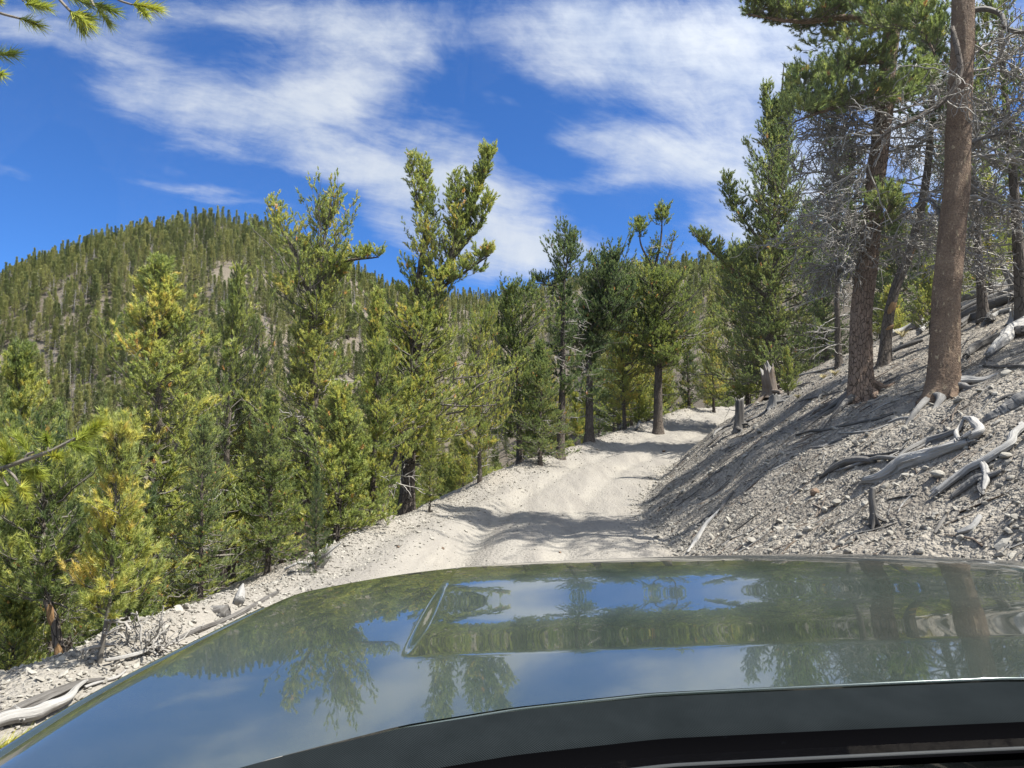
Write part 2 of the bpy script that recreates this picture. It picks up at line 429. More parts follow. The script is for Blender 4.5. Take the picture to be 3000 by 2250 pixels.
# ------------------------------------------------------------------ pine building
def tuft_templates(nn, k=4, width=.09, seed=1, spread=(20, 62), nl=(.42, .62), axis=.72):
    r = np.random.default_rng(seed); out = []
    for _ in range(k):
        V = []
        for i in range(nn):
            h = axis * (i + r.random()) / nn
            a = r.random() * 2 * PI
            th = R(r.uniform(*spread)) * (1 - .35 * h)
            d = np.array([math.sin(th) * math.cos(a), math.sin(th) * math.sin(a), math.cos(th)])
            L = r.uniform(*nl)
            b0 = np.array([0, 0, h])
            w = np.cross(d, r.normal(size=3)); w /= np.linalg.norm(w)
            V += [b0 - w * width * .5, b0 + w * width * .5, b0 + d * L]
        out.append(np.array(V))
    return out
TUFT = tuft_templates(22, 5, .135, 1)
TUFT_MID = tuft_templates(10, 4, .30, 2)
TUFT_FAR = tuft_templates(6, 4, .60, 3, (25, 80), (.5, .8), .5)
TUFT_NEAR = tuft_templates(34, 5, .085, 6)
TUFT_FINE = tuft_templates(170, 4, .036, 4, (12, 62), (.48, .70), .85)
def frames(D, r):
    D = D / (np.linalg.norm(D, axis=1, keepdims=True) + 1e-9)
    t = r.normal(size=D.shape); A = np.cross(D, t); A /= np.linalg.norm(A, axis=1, keepdims=True) + 1e-9
    return A, np.cross(D, A), D
def add_tufts(g, P, D, S, tint, tmpl, r, mat=0):
    if len(P) == 0: return
    which = r.integers(0, len(tmpl), len(P))
    for k, T in enumerate(tmpl):
        m = which == k
        if not m.any(): continue
        A, B, C = frames(D[m], r)
        V = P[m][:, None] + S[m][:, None, None] * (T[None, :, 0:1] * A[:, None] + T[None, :, 1:2] * B[:, None] + T[None, :, 2:3] * C[:, None])
        nt = V.shape[0] * V.shape[1]
        tn = np.repeat(tint[m], len(T)) + np.repeat(r.normal(0, .05, V.shape[0] * (len(T) // 3)), 3)
        g.add(V, tris=np.arange(nt).reshape(-1, 3), mat=mat, tint=np.clip(tn, 0, 1))
def spline(ctrl, n):
    c = np.asarray(ctrl, float); m = len(c)
    if m == 2: return c[0] + (c[1] - c[0]) * np.linspace(0, 1, n)[:, None]
    d = np.concatenate([[0], np.cumsum(np.linalg.norm(np.diff(c, axis=0), axis=1))]); d /= d[-1]
    t = np.linspace(0, 1, n)
    tg = np.gradient(c, d, axis=0)
    k = np.clip(np.searchsorted(d, t, 'right') - 1, 0, m - 2)
    h = (d[k + 1] - d[k])[:, None]; s = ((t - d[k])[:, None]) / h
    return (2 * s**3 - 3 * s**2 + 1) * c[k] + (s**3 - 2 * s**2 + s) * h * tg[k] + (-2 * s**3 + 3 * s**2) * c[k + 1] + (s**3 - s**2) * h * tg[k + 1]

def prof(shape, t):
    if shape == 'cone': return (1 - t) ** .75 * .92 + .08
    if shape == 'round': return np.sqrt(np.clip(1 - (1.55 * t - .62) ** 2, .02, 1))
    if shape == 'spire': return np.clip((1 - t) * 1.25, .03, .8) * np.clip(t * 6 + .5, 0, 1)
    if shape == 'column': return np.clip(1.15 - t, .12, .85) * np.clip(t * 5 + .45, 0, 1)
    if shape == 'open': return np.clip((1 - t) * 1.3, .14, 1) * np.clip(.35 + t * 2.2, 0, 1)
    return 1 - t
def grow(gt, gc, stem, r, tuft, tm, nt=4, barkmat=0):
    """stem: ctrl points, r0, r1, lo, hi, rad, nb, tw, shape, el (start, end elevation), curl, live (share of leafy twigs)"""
    n = stem.get('seg', 26)
    sp_ = spline(stem['ctrl'], n)
    wob = stem.get('wob', .02)
    L0 = np.linalg.norm(sp_[-1] - sp_[0])
    s = np.linspace(0, 1, n)
    ph = r.uniform(0, 6, 4)
    sp_[:, 0] += wob * L0 * .5 * (np.sin(s * 7 + ph[0]) - np.sin(ph[0])) * s
    sp_[:, 1] += wob * L0 * .5 * (np.sin(s * 6 + ph[1]) - np.sin(ph[1])) * s
    rad = stem['r1'] + (stem['r0'] - stem['r1']) * (1 - s) ** .85
    if stem.get('flare', True): rad = rad * (1 + .55 * np.exp(-np.maximum(s * L0 - (.2 if stem.get('bark') else 0), 0) / .33))
    ba = stem.get('bark', 0)
    def rough(a, v):
        f = 1 + .05 * np.sin(a * 3 + v * 2) + .03 * np.sin(a * 5 - v * 5)
        if ba:
            fr_, gv = stem.get('plates', (8, 7))
            x = np.cos(a) * fr_; y = np.sin(a) * fr_; w_ = .8 * vnoise(v * 3 + x * .3, y * .3, 5)
            d = np.minimum(np.abs(vnoise(x + w_, v * gv + y * .35, 11)), np.abs(vnoise(y + w_ + 9, v * gv * .8 + x * .35 + 3, 12)))
            f = f - ba * np.exp(-(d / .10) ** 2) + ba * .5 * vnoise(x * 2.2 + y, v * gv * 2.5 - y * .5, 13)
            f = f + .32 * np.exp(-np.maximum(v - .2, 0) / .24) * (.5 + .5 * np.sin(a * 4 + 1.0 + .8 * np.sin(a * 2)))
        return f
    gt.tubes(sp_, rad, stem.get('sides', 10), mat=barkmat, rough=rough)
    nb = stem['nb']
    if nb == 0: return
    lo, hi = stem['lo'], stem['hi']
    tp = (np.arange(nb) + r.random(nb)) / nb
    t = lo + (hi - lo) * tp
    base = np.stack([np.interp(t, s, sp_[:, i]) for i in range(3)], 1)
    az = np.arange(nb) * 2.39996 + r.normal(0, .5, nb)
    lobe = 1 + .32 * np.sin(az * 1 + ph[2] + tp * 4) + .28 * np.sin(az * 2 + tp * 11 + ph[3])
    L = stem['rad'] * prof(stem['shape'], tp) * r.uniform(.5, 1.18, nb) * lobe
    L = np.where(r.random(nb) < .13, L * .35, L)
    L = np.maximum(L, tuft * stem.get('minl', 1.1))
    e0, e1 = stem.get('el', (-8, 62))
    el = np.radians(e0 + (e1 - e0) * tp ** 1.3 + r.normal(0, 9, nb))
    dh = np.stack([np.cos(az), np.sin(az), np.zeros(nb)], 1)
    q = np.linspace(0, 1, 6)
    curl = stem.get('curl', .25) * r.uniform(.5, 1.5, nb)
    P = base[:, None] + L[:, None, None] * (q[None, :, None] * np.cos(el)[:, None, None] * dh[:, None])
    P[:, :, 2] += L[:, None] * (q[None] * np.sin(el)[:, None] + curl[:, None] * q[None] ** 2)
    P[:, 1:] += r.normal(0, .035, (nb, 5, 3)) * L[:, None, None]
    br = np.clip(L * .017, .006, .06)[:, None] * (1 - .82 * q[None])
    gt.tubes(P, br, 4, mat=1)
    # twigs
    tw = stem['tw']
    ks = r.uniform(.22, 1.0, (nb, tw)); ks[:, 0] = 1.0
    i0 = np.clip((ks * 5).astype(int), 0, 4); fr = ks * 5 - i0
    bi = np.arange(nb)[:, None]
    st = P[bi, i0] * (1 - fr[..., None]) + P[bi, i0 + 1] * fr[..., None]
    td = P[bi, i0 + 1] - P[bi, i0]; td /= np.linalg.norm(td, axis=2, keepdims=True) + 1e-9
    side = np.cross(td, [0, 0, 1.]); side /= np.linalg.norm(side, axis=2, keepdims=True) + 1e-9
    sg = np.where(np.arange(tw) % 2 == 0, 1, -1)[None, :, None]
    phi = r.uniform(.45, 1.15, (nb, tw, 1)); phi[:, 0] *= .15
    d = td * np.cos(phi) + side * sg * np.sin(phi) + np.array([0, 0, 1.]) * r.uniform(.05, .65, (nb, tw, 1))
    d /= np.linalg.norm(d, axis=2, keepdims=True)
    tl = (L[:, None] * r.uniform(.14, .34, (nb, tw)) * (1.25 - ks) + tuft * r.uniform(.8, 1.8, (nb, tw)))
    st = st.reshape(-1, 3); d = d.reshape(-1, 3); tl = tl.reshape(-1)
    up = np.array([0, 0, 1.])
    q3 = np.linspace(0, 1, 3)
    TP = st[:, None] + tl[:, None, None] * (q3[None, :, None] * d[:, None]) + (tl[:, None] * .22 * q3[None] ** 2)[..., None] * up
    gt_t = np.clip(tl * .02, .004, .02)[:, None] * (1 - .6 * q3[None])
    gc.tubes(TP, gt_t, 3, mat=1)
    live = r.random(len(tl)) < stem.get('live', .95)
    js = (np.arange(nt) + .6) / nt
    js = np.concatenate([js[:-1], [1.0]])
    cnt = np.clip(np.ceil(tl / (tuft * .62)), 1, nt)
    use = (np.arange(nt)[None, ::-1] < cnt[:, None]) & live[:, None]
    pos = st[:, None] + tl[:, None, None] * js[None, :, None] * d[:, None] + (tl[:, None] * .22 * js[None] ** 2)[..., None] * up
    pos = pos + r.normal(0, tuft * .16, pos.shape)
    dd = d[:, None] * .9 + up * .55 + r.normal(0, .34, pos.shape)
    bt = np.clip(.42 + r.normal(0, .12, nb), 0, .8)
    tint = np.repeat(np.repeat(bt, tw)[:, None], nt, 1) + r.normal(0, .10, (len(tl), nt))
    tint = np.clip(tint, .02, .86)
    rare = r.random(tint.shape) < .008; tint[rare] = 1.06
    Sz = tuft * r.uniform(.75, 1.3, tint.shape)
    add_tufts(gc, pos[use], dd[use], Sz[use], tint[use], tm, r, 0)
def dead_limb(g, start, d, L, r, rad=.03, depth=2, mat=0, wig=.12, droop=-.1, kids=7, n0=5):
    """bare twisting limbs with side twigs"""
    m = 9
    q = np.linspace(0, 1, m)
    d = np.asarray(d, float); d /= np.linalg.norm(d)
    P = np.asarray(start)[None] + L * q[:, None] * d[None]
    w = np.cumsum(r.normal(0, wig * L / m * 2.2, (m, 3)), 0) * q[:, None] ** .5
    P = P + w; P[:, 2] += droop * L * q ** 2
    g.tubes(P, rad * (1 - .8 * q) + .0045, n0 if depth == 2 else 4 if depth == 1 else 3, mat=mat)
    if depth == 0: return
    for i in range(kids):
        s = r.uniform(.2, 1.0); k = min(int(s * (m - 1)), m - 2)
        p = P[k] + (P[k + 1] - P[k]) * (s * (m - 1) - k)
        t = P[k + 1] - P[k]; t /= np.linalg.norm(t)
        dd = t * .6 + r.normal(0, .62, 3)
        dead_limb(g, p, dd, L * r.uniform(.25, .5), r, rad * .42, depth - 1, mat, wig * 1.5, droop, max(3, kids - 2), n0)
def pine(name, seed, stems, tuft=.12, tm=None, fol=None, bark=None, nt=4, dead=0, dead_h=(.1, .5), dead_L=.9, loc=(0, 0, 0)):
    r = np.random.default_rng(seed)
    root = empty(name, loc)
    gt, gc = Geo(), Geo()
    for s in stems: grow(gt, gc, s, r, tuft, tm or TUFT, nt)
    if dead:
        s0 = stems[0]; sp_ = spline(s0['ctrl'], 20)
        for i in range(dead):
            t = r.uniform(*dead_h); k = int(t * 19); a = r.uniform(0, 2 * PI)
            dead_limb(gt, sp_[k], (math.cos(a), math.sin(a), r.uniform(-.25, .3)), dead_L * r.uniform(.5, 1.2), r, .014, 1, 2, kids=5)
    gt.build('trunk', [bark or M_BARK, M_TWIG, M_DBR], root)
    gc.build('crown', [fol or M_FOL, M_TWIG], root, smooth=True, flat_mats=(0,))
    return root
def stem(h, r0=.12, lo=.15, hi=1.0, rad=1.5, nb=80, tw=8, shape='cone', lean=(0, 0), base=(0, 0, 0), **kw):
    b = np.array(base, float)
    top = b + np.array([lean[0], lean[1], h])
    mid = b + np.array([lean[0] * .35, lean[1] * .35, h * .5])
    d = dict(ctrl=[b, mid, top], r0=r0, r1=.015, lo=lo, hi=hi, rad=rad, nb=nb, tw=tw, shape=shape); d.update(kw)
    return d

# ------------------------------------------------------------------ trees: placing helpers
def px_x(px, D): return ray(px, 451)[0] * D
def top_z(py, D): return H + ray(CX, py)[1] * D
def put(root, px, D, ytop, ph, rz=None, wide=1.0, sink=.05, X=None):
    X = px_x(px, D) if X is None else X
    z = gz(X, D) - sink
    s = (top_z(ytop, D) - z) / ph
    root.location = (X, D, z); root.scale = (s * wide, s * wide, s)
    root.rotation_euler = (0, 0, rng.uniform(0, 6.28) if rz is None else rz)
    return s
def px_path(D, pts, base):
    """points of a stem, seen as pixels at distance D (third number: metres nearer or farther), relative to base"""
    out = []
    for p in pts:
        d = D + (p[2] if len(p) > 2 else 0)
        out.append(unproj(p[0], p[1], d) - np.array(base))
    return out
def px_base(px, D):
    X = px_x(px, D); return np.array([X, D, gz(X, D) - .05])

# ---- kinds of pine (each is also the first tree of its kind)
G_SL = 'pines on the slope below the road'
PH = {}
def kind(name, key, h, **kw):
    k2 = {a: kw.pop(a) for a in ('seed', 'tuft', 'tm', 'fol', 'bark', 'nt', 'dead', 'dead_h', 'dead_L') if a in kw}
    seed = k2.pop('seed')
    o = pine(name, seed, [stem(h, **kw)], **k2)
    PH[key] = (o, h)
    return o
kind('pine_tree', 'cone', 7.0, seed=11, r0=.11, lo=.10, rad=1.55, nb=125, tw=12, shape='cone', tuft=.132, dead=10, dead_h=(.05, .3))
kind('pine_tree', 'round', 6.0, seed=12, r0=.12, lo=.16, rad=1.5, nb=120, tw=12, shape='round', lean=(.35, .1), el=(-5, 55), tuft=.132, dead=12, dead_h=(.05, .35))
kind('pine_tree', 'column', 7.5, seed=13, r0=.11, lo=.12, rad=1.15, nb=125, tw=11, shape='column', lean=(-.2, .2), tuft=.132, dead=12, dead_h=(.04, .3))
kind('pine_tree', 'open', 7.0, seed=14, r0=.12, lo=.22, rad=1.75, nb=85, tw=12, shape='open', lean=(.25, 0), el=(0, 66), curl=.4, tuft=.12, dead=26, dead_h=(.06, .5), dead_L=1.2)
kind('young_pine', 'bush', 3.0, seed=15, r0=.05, lo=.06, rad=.9, nb=90, tw=10, shape='cone', el=(5, 70), curl=.35, tuft=.11, wob=.05)
kind('young_pine', 'slim', 3.6, seed=16, r0=.045, lo=.22, rad=.62, nb=70, tw=7, shape='column', el=(0, 60), tuft=.132, fol=M_FOLY, wob=.05)
kind('pine_tree', 'cone2', 7.2, seed=17, r0=.12, lo=.08, rad=1.75, nb=135, tw=12, shape='cone', el=(-14, 50), tuft=.12, fol=M_FOLD, dead=14, dead_h=(.05, .4))
kind('pine_tree', 'gaunt', 7.4, seed=18, r0=.12, lo=.38, rad=1.5, nb=50, tw=9, shape='open', el=(-5, 60), curl=.35, tuft=.12, fol=M_FOLD, dead=46, dead_h=(.10, .85), dead_L=1.5)
used = set()
def tree(key):
    o, h = PH[key]
    if key in used: o = copy_tree(o)
    used.add(key)
    return o, h

# ---- single trees one can point to on the slope left of the road: pixel of foot, distance, pixel of top
singles = [
    ('cone', 152, 13.0, 278, 1.2, 'tall conical pine with a brownish tip, standing before the forested hill'),
    ('open', 226, 15.5, 288, .8, 'thin crooked pine between the conical pine and the open-crowned pine'),
    ('cone', 14, 12.5, 362, .95, 'bright pine at the picture edge behind the near gravelly branch'),
    ('round', 60, 7.6, 478, .62, 'bushy pine with a bent trunk and an orange wound, beside the gravel ridge'),
        ('cone', 271, 12.2, 400, 1.1, 'pointed young pine in front of the open-crowned tall pine'),
    ('bush', 338, 13.6, 400, 1.15, 'round fluffy young pine on a bare thin stem by the road shoulder'),
    ('slim', 238, 16.0, 405, 1.0, 'yellowing small pine behind the pointed young pine'),
    ('column', 372, 15.0, 300, .9, 'pale yellow-green slim pine just beside the forked pine'),
    ('cone2', 205, 11.0, 425, .95, 'dark full pine with low boughs above the splintered driftwood root'),
    ('round', 520, 27.0, 302, .95, 'leaning slender pine to the right of the forked pine'),
    ('round', 480, 23.0, 330, .7, 'broad pine with level boughs beneath the forked pine'),
    ('cone2', 540, 26.0, 345, 1.1, 'full pine at the road edge below the small-topped pine'),
    ('round', 625, 37.0, 300, .7, 'pine with a pale trunk foot between the round-crowned and the antler-topped pine'),
    ('cone2', 690, 46.0, 300, .8, 'dark pine standing where the road tops its rise'),
    ('round', 715, 44.0, 330, .8, 'rounded green pine right behind the crest of the road'),
    ('column', 430, 16.5, 420, .8, 'low yellow-green pine in front of the forked pine trunk'),
    ('bush', 20, 7.0, 590, 1.3, 'low bright bush-like pine in the lower corner beside the gravel ridge'),
    ('cone2', 318, 10.5, 470, .6, 'small dark pine leaning over the pale snag roots'),
]
SKY_T = []
for key, px, D, yt, wd, lab in singles:
    o, h = tree(key)
    put(o, px, D, yt, h, None, wd)
    tag(o, lab, 'pine tree', G_SL)
    SKY_T.append((o.location.x, o.location.y))

# ---- the open-crowned tall pine
def hero(name, D, foot_px, stems, label, group, **kw):
    b = px_base(foot_px, D)
    st = []
    for s in stems:
        s = dict(s); pts = s.pop('px')
        c = px_path(D, pts, b)
        if s.pop('ground', False): c[0] = np.array([0, 0, -.26 if D < 20 and b[0] > 0 else -.12])
        s['ctrl'] = c
        st.append(s)
    o = pine(name, kw.pop('seed'), st, loc=tuple(b), **kw)
    tag(o, label, 'pine tree', group)
    SKY_T.append((b[0], b[1]))
    return o
S = lambda px, **k: dict(px=px, r0=k.pop('r0', .05), r1=k.pop('r1', .012), lo=k.pop('lo', .2), hi=k.pop('hi', 1.0), rad=k.pop('rad', .6), nb=k.pop('nb', 20), tw=k.pop('tw', 7),
                        shape=k.pop('shape', 'column'), flare=k.pop('flare', False), wob=k.pop('wob', .01), **k)
hero('open_crowned_pine', 16, 303, [
    S([(303, 556), (311, 440), (316, 301), (321, 262), (326, 221)], ground=True, r0=.16, lo=.66, rad=1.12, nb=66, tw=8, shape='round', el=(18, 66), curl=.35, flare=True, live=.82),
    S([(304, 552), (311, 440), (316, 305)], r0=.05, lo=.25, hi=1, rad=1.35, nb=100, tw=12, shape='column', el=(-12, 20), live=.9),
    S([(314, 300), (306, 286), (296, 254), (283, 232), (270, 206)], r0=.06, lo=.4, rad=.5, nb=20, tw=6, el=(0, 50), live=.85),
    S([(318, 285), (321, 270), (337, 263), (379, 257)], r0=.05, lo=.3, rad=.42, nb=20, tw=6, el=(-5, 20)),
    S([(313, 300), (303, 282), (288, 284), (286, 300, -.5)], r0=.045, lo=.4, rad=.45, nb=12, tw=6),
    S([(318, 300), (326, 276), (333, 274), (338, 285, .3)], r0=.04, lo=.4, rad=.45, nb=12, tw=6)],
    'tall open-crowned pine with separate upswept limbs against the sky beside the hill', G_SL, seed=31, tuft=.105, dead=14, dead_h=(.2, .6))
hero('forked_pine', 20, 407, [
    S([(407, 514), (410, 440), (414, 354), (419, 290), (425, 240), (427, 205), (422, 166)], ground=True, r0=.20, lo=.62, rad=.62, nb=60, tw=7, el=(10, 60), live=.72, flare=True, curl=.4),
    S([(414, 354), (425, 320), (436, 291), (452, 256), (468, 214), (481, 182), (490, 158)], r0=.14, lo=.12, rad=.92, nb=112, tw=9, shape='column', el=(15, 58), curl=.5, live=.85),
    S([(425, 236), (418, 205), (410, 162)], r0=.04, lo=.3, rad=.35, nb=22, tw=6, el=(20, 60), live=.7),
    S([(452, 256), (455, 218), (455, 180)], r0=.05, lo=.3, rad=.42, nb=24, tw=6, el=(20, 60), live=.7),
    S([(450, 262), (468, 240), (484, 218), (491, 203)], r0=.05, lo=.2, rad=.45, nb=26, tw=7, el=(20, 60)),
    S([(407, 470), (412, 400), (418, 320)], r0=.06, lo=.05, rad=1.7, nb=150, tw=13, shape='round', el=(-12, 22)),
    S([(436, 291), (460, 275), (490, 255)], r0=.05, lo=.15, rad=.7, nb=26, tw=8, el=(-5, 40))],
    'tall forked pine with two yellowish tops, one sparse and one dense, against the clouds', G_SL, seed=32, fol=M_FOLY, bark=M_BARK, tuft=.12, dead=18, dead_h=(.1, .5))
hero('leaning_pine', 18.2, 372, [
    S([(372, 536), (388, 486), (402, 440), (414, 390)], ground=True, r0=.17, lo=.55, rad=1.2, nb=40, tw=9, flare=True, el=(-8, 30))],
    'dark leaning trunk with low boughs at the foot of the forked pine', G_SL, seed=33, fol=M_FOLY, bark=M_BARK, tuft=.12, dead=10, dead_h=(.1, .5))
hero('small_topped_pine', 28, 560, [
    S([(560, 420), (563, 350), (564, 305), (566, 268), (571, 243)], ground=True, r0=.16, lo=.80, rad=.85, nb=44, tw=8, shape='round', el=(15, 60), flare=True, live=.92),
    S([(560, 410), (563, 350), (565, 290)], r0=.05, lo=.1, rad=1.3, nb=48, tw=9, el=(-12, 15)),
    S([(566, 290), (548, 285), (534, 283)], r0=.04, lo=.5, rad=.4, nb=10, tw=6)],
    'pine with a small open top on a bare dark stem, rising over the far ridge', G_SL, seed=34, fol=M_FOLD, tuft=.13, dead=26, dead_h=(.45, .85), dead_L=1.1)
hero('round_crowned_pine', 32, 589, [
    S([(589, 444), (590, 390), (591, 338), (600, 305), (612, 270)], ground=True, r0=.19, lo=.52, rad=1.45, nb=150, tw=13, shape='round', el=(-5, 65), flare=True),
    S([(591, 345), (608, 325), (626, 300), (632, 285)], r0=.08, lo=.3, rad=.9, nb=50, tw=9, el=(0, 60)),
    S([(589, 420), (590, 350)], r0=.05, lo=.2, rad=1.2, nb=26, tw=8, el=(-15, 10))],
    'dense round-crowned pine on a straight dark trunk at the road edge', G_SL, seed=35, fol=M_FOLD, tuft=.14, dead=12, dead_h=(.2, .5))
hero('antler_topped_pine', 36, 658, [
    S([(658, 417), (658, 354), (654, 292), (657, 262), (661, 240), (662, 212)], ground=True, r0=.23, lo=.93, rad=.6, nb=16, tw=7, el=(25, 65), flare=True),
    S([(656, 285), (648, 260), (641, 244), (639, 226)], r0=.09, lo=.80, rad=.6, nb=14, tw=7, el=(20, 60)),
    S([(656, 275), (667, 258), (674, 236)], r0=.08, lo=.3, rad=.55, nb=16, tw=6, live=.25),
    S([(655, 295), (650, 262), (656, 245)], r0=.05, lo=.1, rad=.6, nb=24, tw=7, el=(10, 50), live=.6),
    S([(658, 370), (657, 320), (654, 286)], r0=.06, lo=.0, rad=2.0, nb=150, tw=13, shape='round', el=(-8, 35))],
    'pine with an antler-like half dead top beside the crest of the road', G_SL, seed=36, fol=M_FOL, tuft=.15, dead=16, dead_h=(.55, .9), dead_L=1.2)

hero('pine_sapling', 5.9, 106, [
    S([(106, 681), (109, 600), (112, 540), (118, 440)], ground=True, r0=.017, r1=.005, lo=.26, rad=.27, nb=50, tw=6, flare=True, el=(0, 55), curl=.4)],
    'slender yellow-green sapling rising from the gravel ridge beside the logs', G_SL, seed=37, fol=M_FOLS, bark=M_TWIG, tuft=.085, tm=TUFT_NEAR, dead=6, dead_h=(.1, .35), dead_L=.25)
# ---- right of the road
G_UP = 'pines on the slope above the road'
hero('spiked_pine', 30, 768, [
    S([(768, 352), (774, 250), (779, 160), (783, 62)], ground=True, r0=.22, lo=.05, hi=.86, rad=2.5, nb=260, tw=14, shape='cone', el=(-12, 62), flare=True),
    S([(779, 165), (771, 130), (766, 90)], r0=.06, lo=.1, rad=.5, nb=40, tw=7, el=(20, 60)),
    S([(781, 140), (788, 105), (792, 76)], r0=.06, lo=.1, hi=.95, rad=.5, nb=36, tw=7, el=(20, 60)),
    S([(774, 260), (745, 220), (728, 192), (727, 180)], r0=.07, lo=.3, rad=.7, nb=34, tw=8, el=(10, 55)),
    S([(770, 300), (725, 262), (705, 245), (696, 236)], r0=.08, lo=.25, rad=.8, nb=44, tw=8, el=(0, 50))],
    'tall dense pine with bare spikes at its top, right of the road', G_UP, seed=41, fol=M_FOLD, tuft=.145)

def limb_stem(pts, **k): return S(pts, **k)
# the plated trunk (nearer the road crest) with dark leafy limbs and grey dead branches
D2 = 15.0
b2 = px_base(863, D2)
t_plate = hero('big_pine', D2, 863, [
    S([(863, 386), (861, 329), (869, 247), (875, 185), (883, 123), (888, 62), (895, 0), (900, -90), (903, -190)], ground=True, r0=.215, r1=.11, lo=.80, rad=2.2, nb=40, tw=8, flare=True, sides=110, seg=420, bark=.055, plates=(7, 6), wob=0, el=(-5, 40)),
    S([(889, 28), (850, 18), (800, 22), (745, 14)], r0=.09, lo=.08, rad=1.1, nb=48, tw=8, el=(-25, 30), live=.85),
    S([(884, 95), (855, 102, -.6), (820, 112, -1.2), (795, 122, -1.5)], r0=.08, lo=.10, rad=1.0, nb=42, tw=7, el=(-20, 25), live=.85),
    S([(886, 60), (850, 66, -.6), (812, 88, -.8), (800, 100, -1)], r0=.07, lo=.10, rad=.95, nb=38, tw=7, el=(-25, 25), live=.85),
    S([(890, 15), (840, -15, .6), (790, -12, 1), (742, 0, 1)], r0=.08, lo=.08, rad=1.1, nb=48, tw=8, el=(-20, 20)),
    S([(892, 20), (905, 25, -1), (925, 35, -1.6), (935, 55, -1.8)], r0=.06, lo=.2, rad=.75, nb=34, tw=7, el=(-10, 30), live=.7),
    S([(884, 110), (905, 95, .8), (925, 85, 1.4)], r0=.05, lo=.2, rad=.75, nb=34, tw=7, el=(-10, 30), live=.6),
    S([(872, 240), (885, 215, -.6), (890, 205, -.9)], r0=.03, lo=.3, rad=.3, nb=10, tw=6, live=.9)],
    'thick plated brown trunk of the big pine nearer the stumps, leafy dark limbs above', G_UP, seed=42, fol=M_FOLD, bark=M_BARKP, tuft=.165, tm=TUFT_NEAR)
r_ = np.random.default_rng(5)
def dead_branch(root, start, d, L, rad, depth=2, mat=M_DBR, kids=8, wig=.14, droop=-.08):
    g = Geo()
    dead_limb(g, np.array(start) - np.array(root.location), d, L, r_, rad, depth, 0, wig, droop, kids, 7)
    return g.build('dead_branch', [mat], root)
for i in range(40):
    py = r_.uniform(110, 262)
    k = (py - 123) / (247 - 123); x0 = 883 - 14 * k
    a = r_.choice([-1, -1, -1, 1]) * 1.0
    dead_branch(t_plate, unproj(x0, py, D2), (a, r_.uniform(-1.0, .6), r_.uniform(-.25, .3)), r_.uniform(.9, 1.9), r_.uniform(.016, .028), 2, kids=10, wig=.18)
dead_branch(t_plate, unproj(858, 262, D2), (-1, -.2, .10), .75, .026, 2, kids=16, wig=.2, droop=-.35)
dead_branch(t_plate, unproj(857, 268, D2), (-1, .3, .02), .8, .022, 2, kids=14, wig=.2, droop=-.4)

# the flaky red-brown trunk in front, branchless up to the top of the picture
D3 = 12.5
t_flaky = hero('big_pine', D3, 944, [
    S([(944, 405), (945, 329), (951, 247), (956, 185), (959, 123), (962, 62), (963, 0), (968, -110), (970, -260)], ground=True, r0=.225, r1=.13, lo=.76, rad=2.6, nb=40, tw=8, flare=True, sides=110, seg=420, bark=.032, plates=(12, 14), wob=0, el=(-5, 40))],
    'nearest big trunk with flaky red-brown bark and exposed pale roots, limbless below', G_UP, seed=43, fol=M_FOLD, bark=M_FLAKY, tuft=.13)
def tube_part(root, name, pts, radii, mat, n=9, groove=.1, ctrl=24):
    g = Geo()
    P = spline(np.array(pts) - np.array(root.location if root else (0, 0, 0)), ctrl)
    rad = np.interp(np.linspace(0, 1, ctrl), np.linspace(0, 1, len(radii)), radii)
    ph = r_.uniform(0, 6, 3)
    g.tubes(P, rad, n, rough=lambda a, v: 1 + groove * np.sin(a * 3 + v * 3 + ph[0]) + groove * .7 * np.sin(a * 5 - v * 4 + ph[1]), cap=True)
    return g.build(name, [mat], root), P
def limb_px(root, pts, D, radii, mat=M_DBR, twigs=10, tl=.5):
    P = [unproj(p[0], p[1], D + (p[2] if len(p) > 2 else 0)) for p in pts]
    o, Q = tube_part(root, 'dead_branch', P, radii, mat)
    g = Geo()
    for i in range(twigs):
        k = r_.integers(5, 23)
        t = Q[k] - Q[k - 1]; t /= np.linalg.norm(t)
        dead_limb(g, Q[k], t * .5 + r_.normal(0, .6, 3), tl * r_.uniform(.5, 1.4), r_, .010, 1, 0, .2, -.1, 5, 4)
    if twigs: g.build('dead_twig', [M_DBR], o)
    return o
limb_px(t_flaky, [(952, 27, -.3), (957, 48, -.42), (960, 72, -.45), (951, 93, -.45), (919, 117, -.4), (888, 132, -.3), (872, 148, -.3), (866, 173, -.2)], D3, [.03, .045, .045, .042, .036, .028, .016, .006], M_BARK, 26, .7)
limb_px(t_flaky, [(966, 12, 0), (985, 9, -.1), (1000, 14, -.2), (1006, 28, -.3), (1030, 34, -.3), (1050, 46, -.3)], D3, [.05, .045, .04, .035, .03, .02], M_DEADD, 16, .8)
limb_px(t_flaky, [(960, 145, 0), (985, 137, .2), (1005, 133, .4), (1040, 136, .6)], D3, [.045, .04, .035, .02], M_DEADD, 14, .8)
limb_px(t_flaky, [(951, 250, 0), (925, 200, .6), (905, 215, 1.0), (880, 228, 1.2)], D3, [.035, .03, .022, .01], M_DEADD, 10, .6)
for i in range(20):
    py = r_.uniform(10, 250)
    dead_branch(t_flaky, unproj(960, py, D3 + .2), (1, r_.uniform(-.3, 1.2), r_.uniform(-.5, .3)), r_.uniform(.9, 2.0), .02, 2, kids=10, wig=.22)

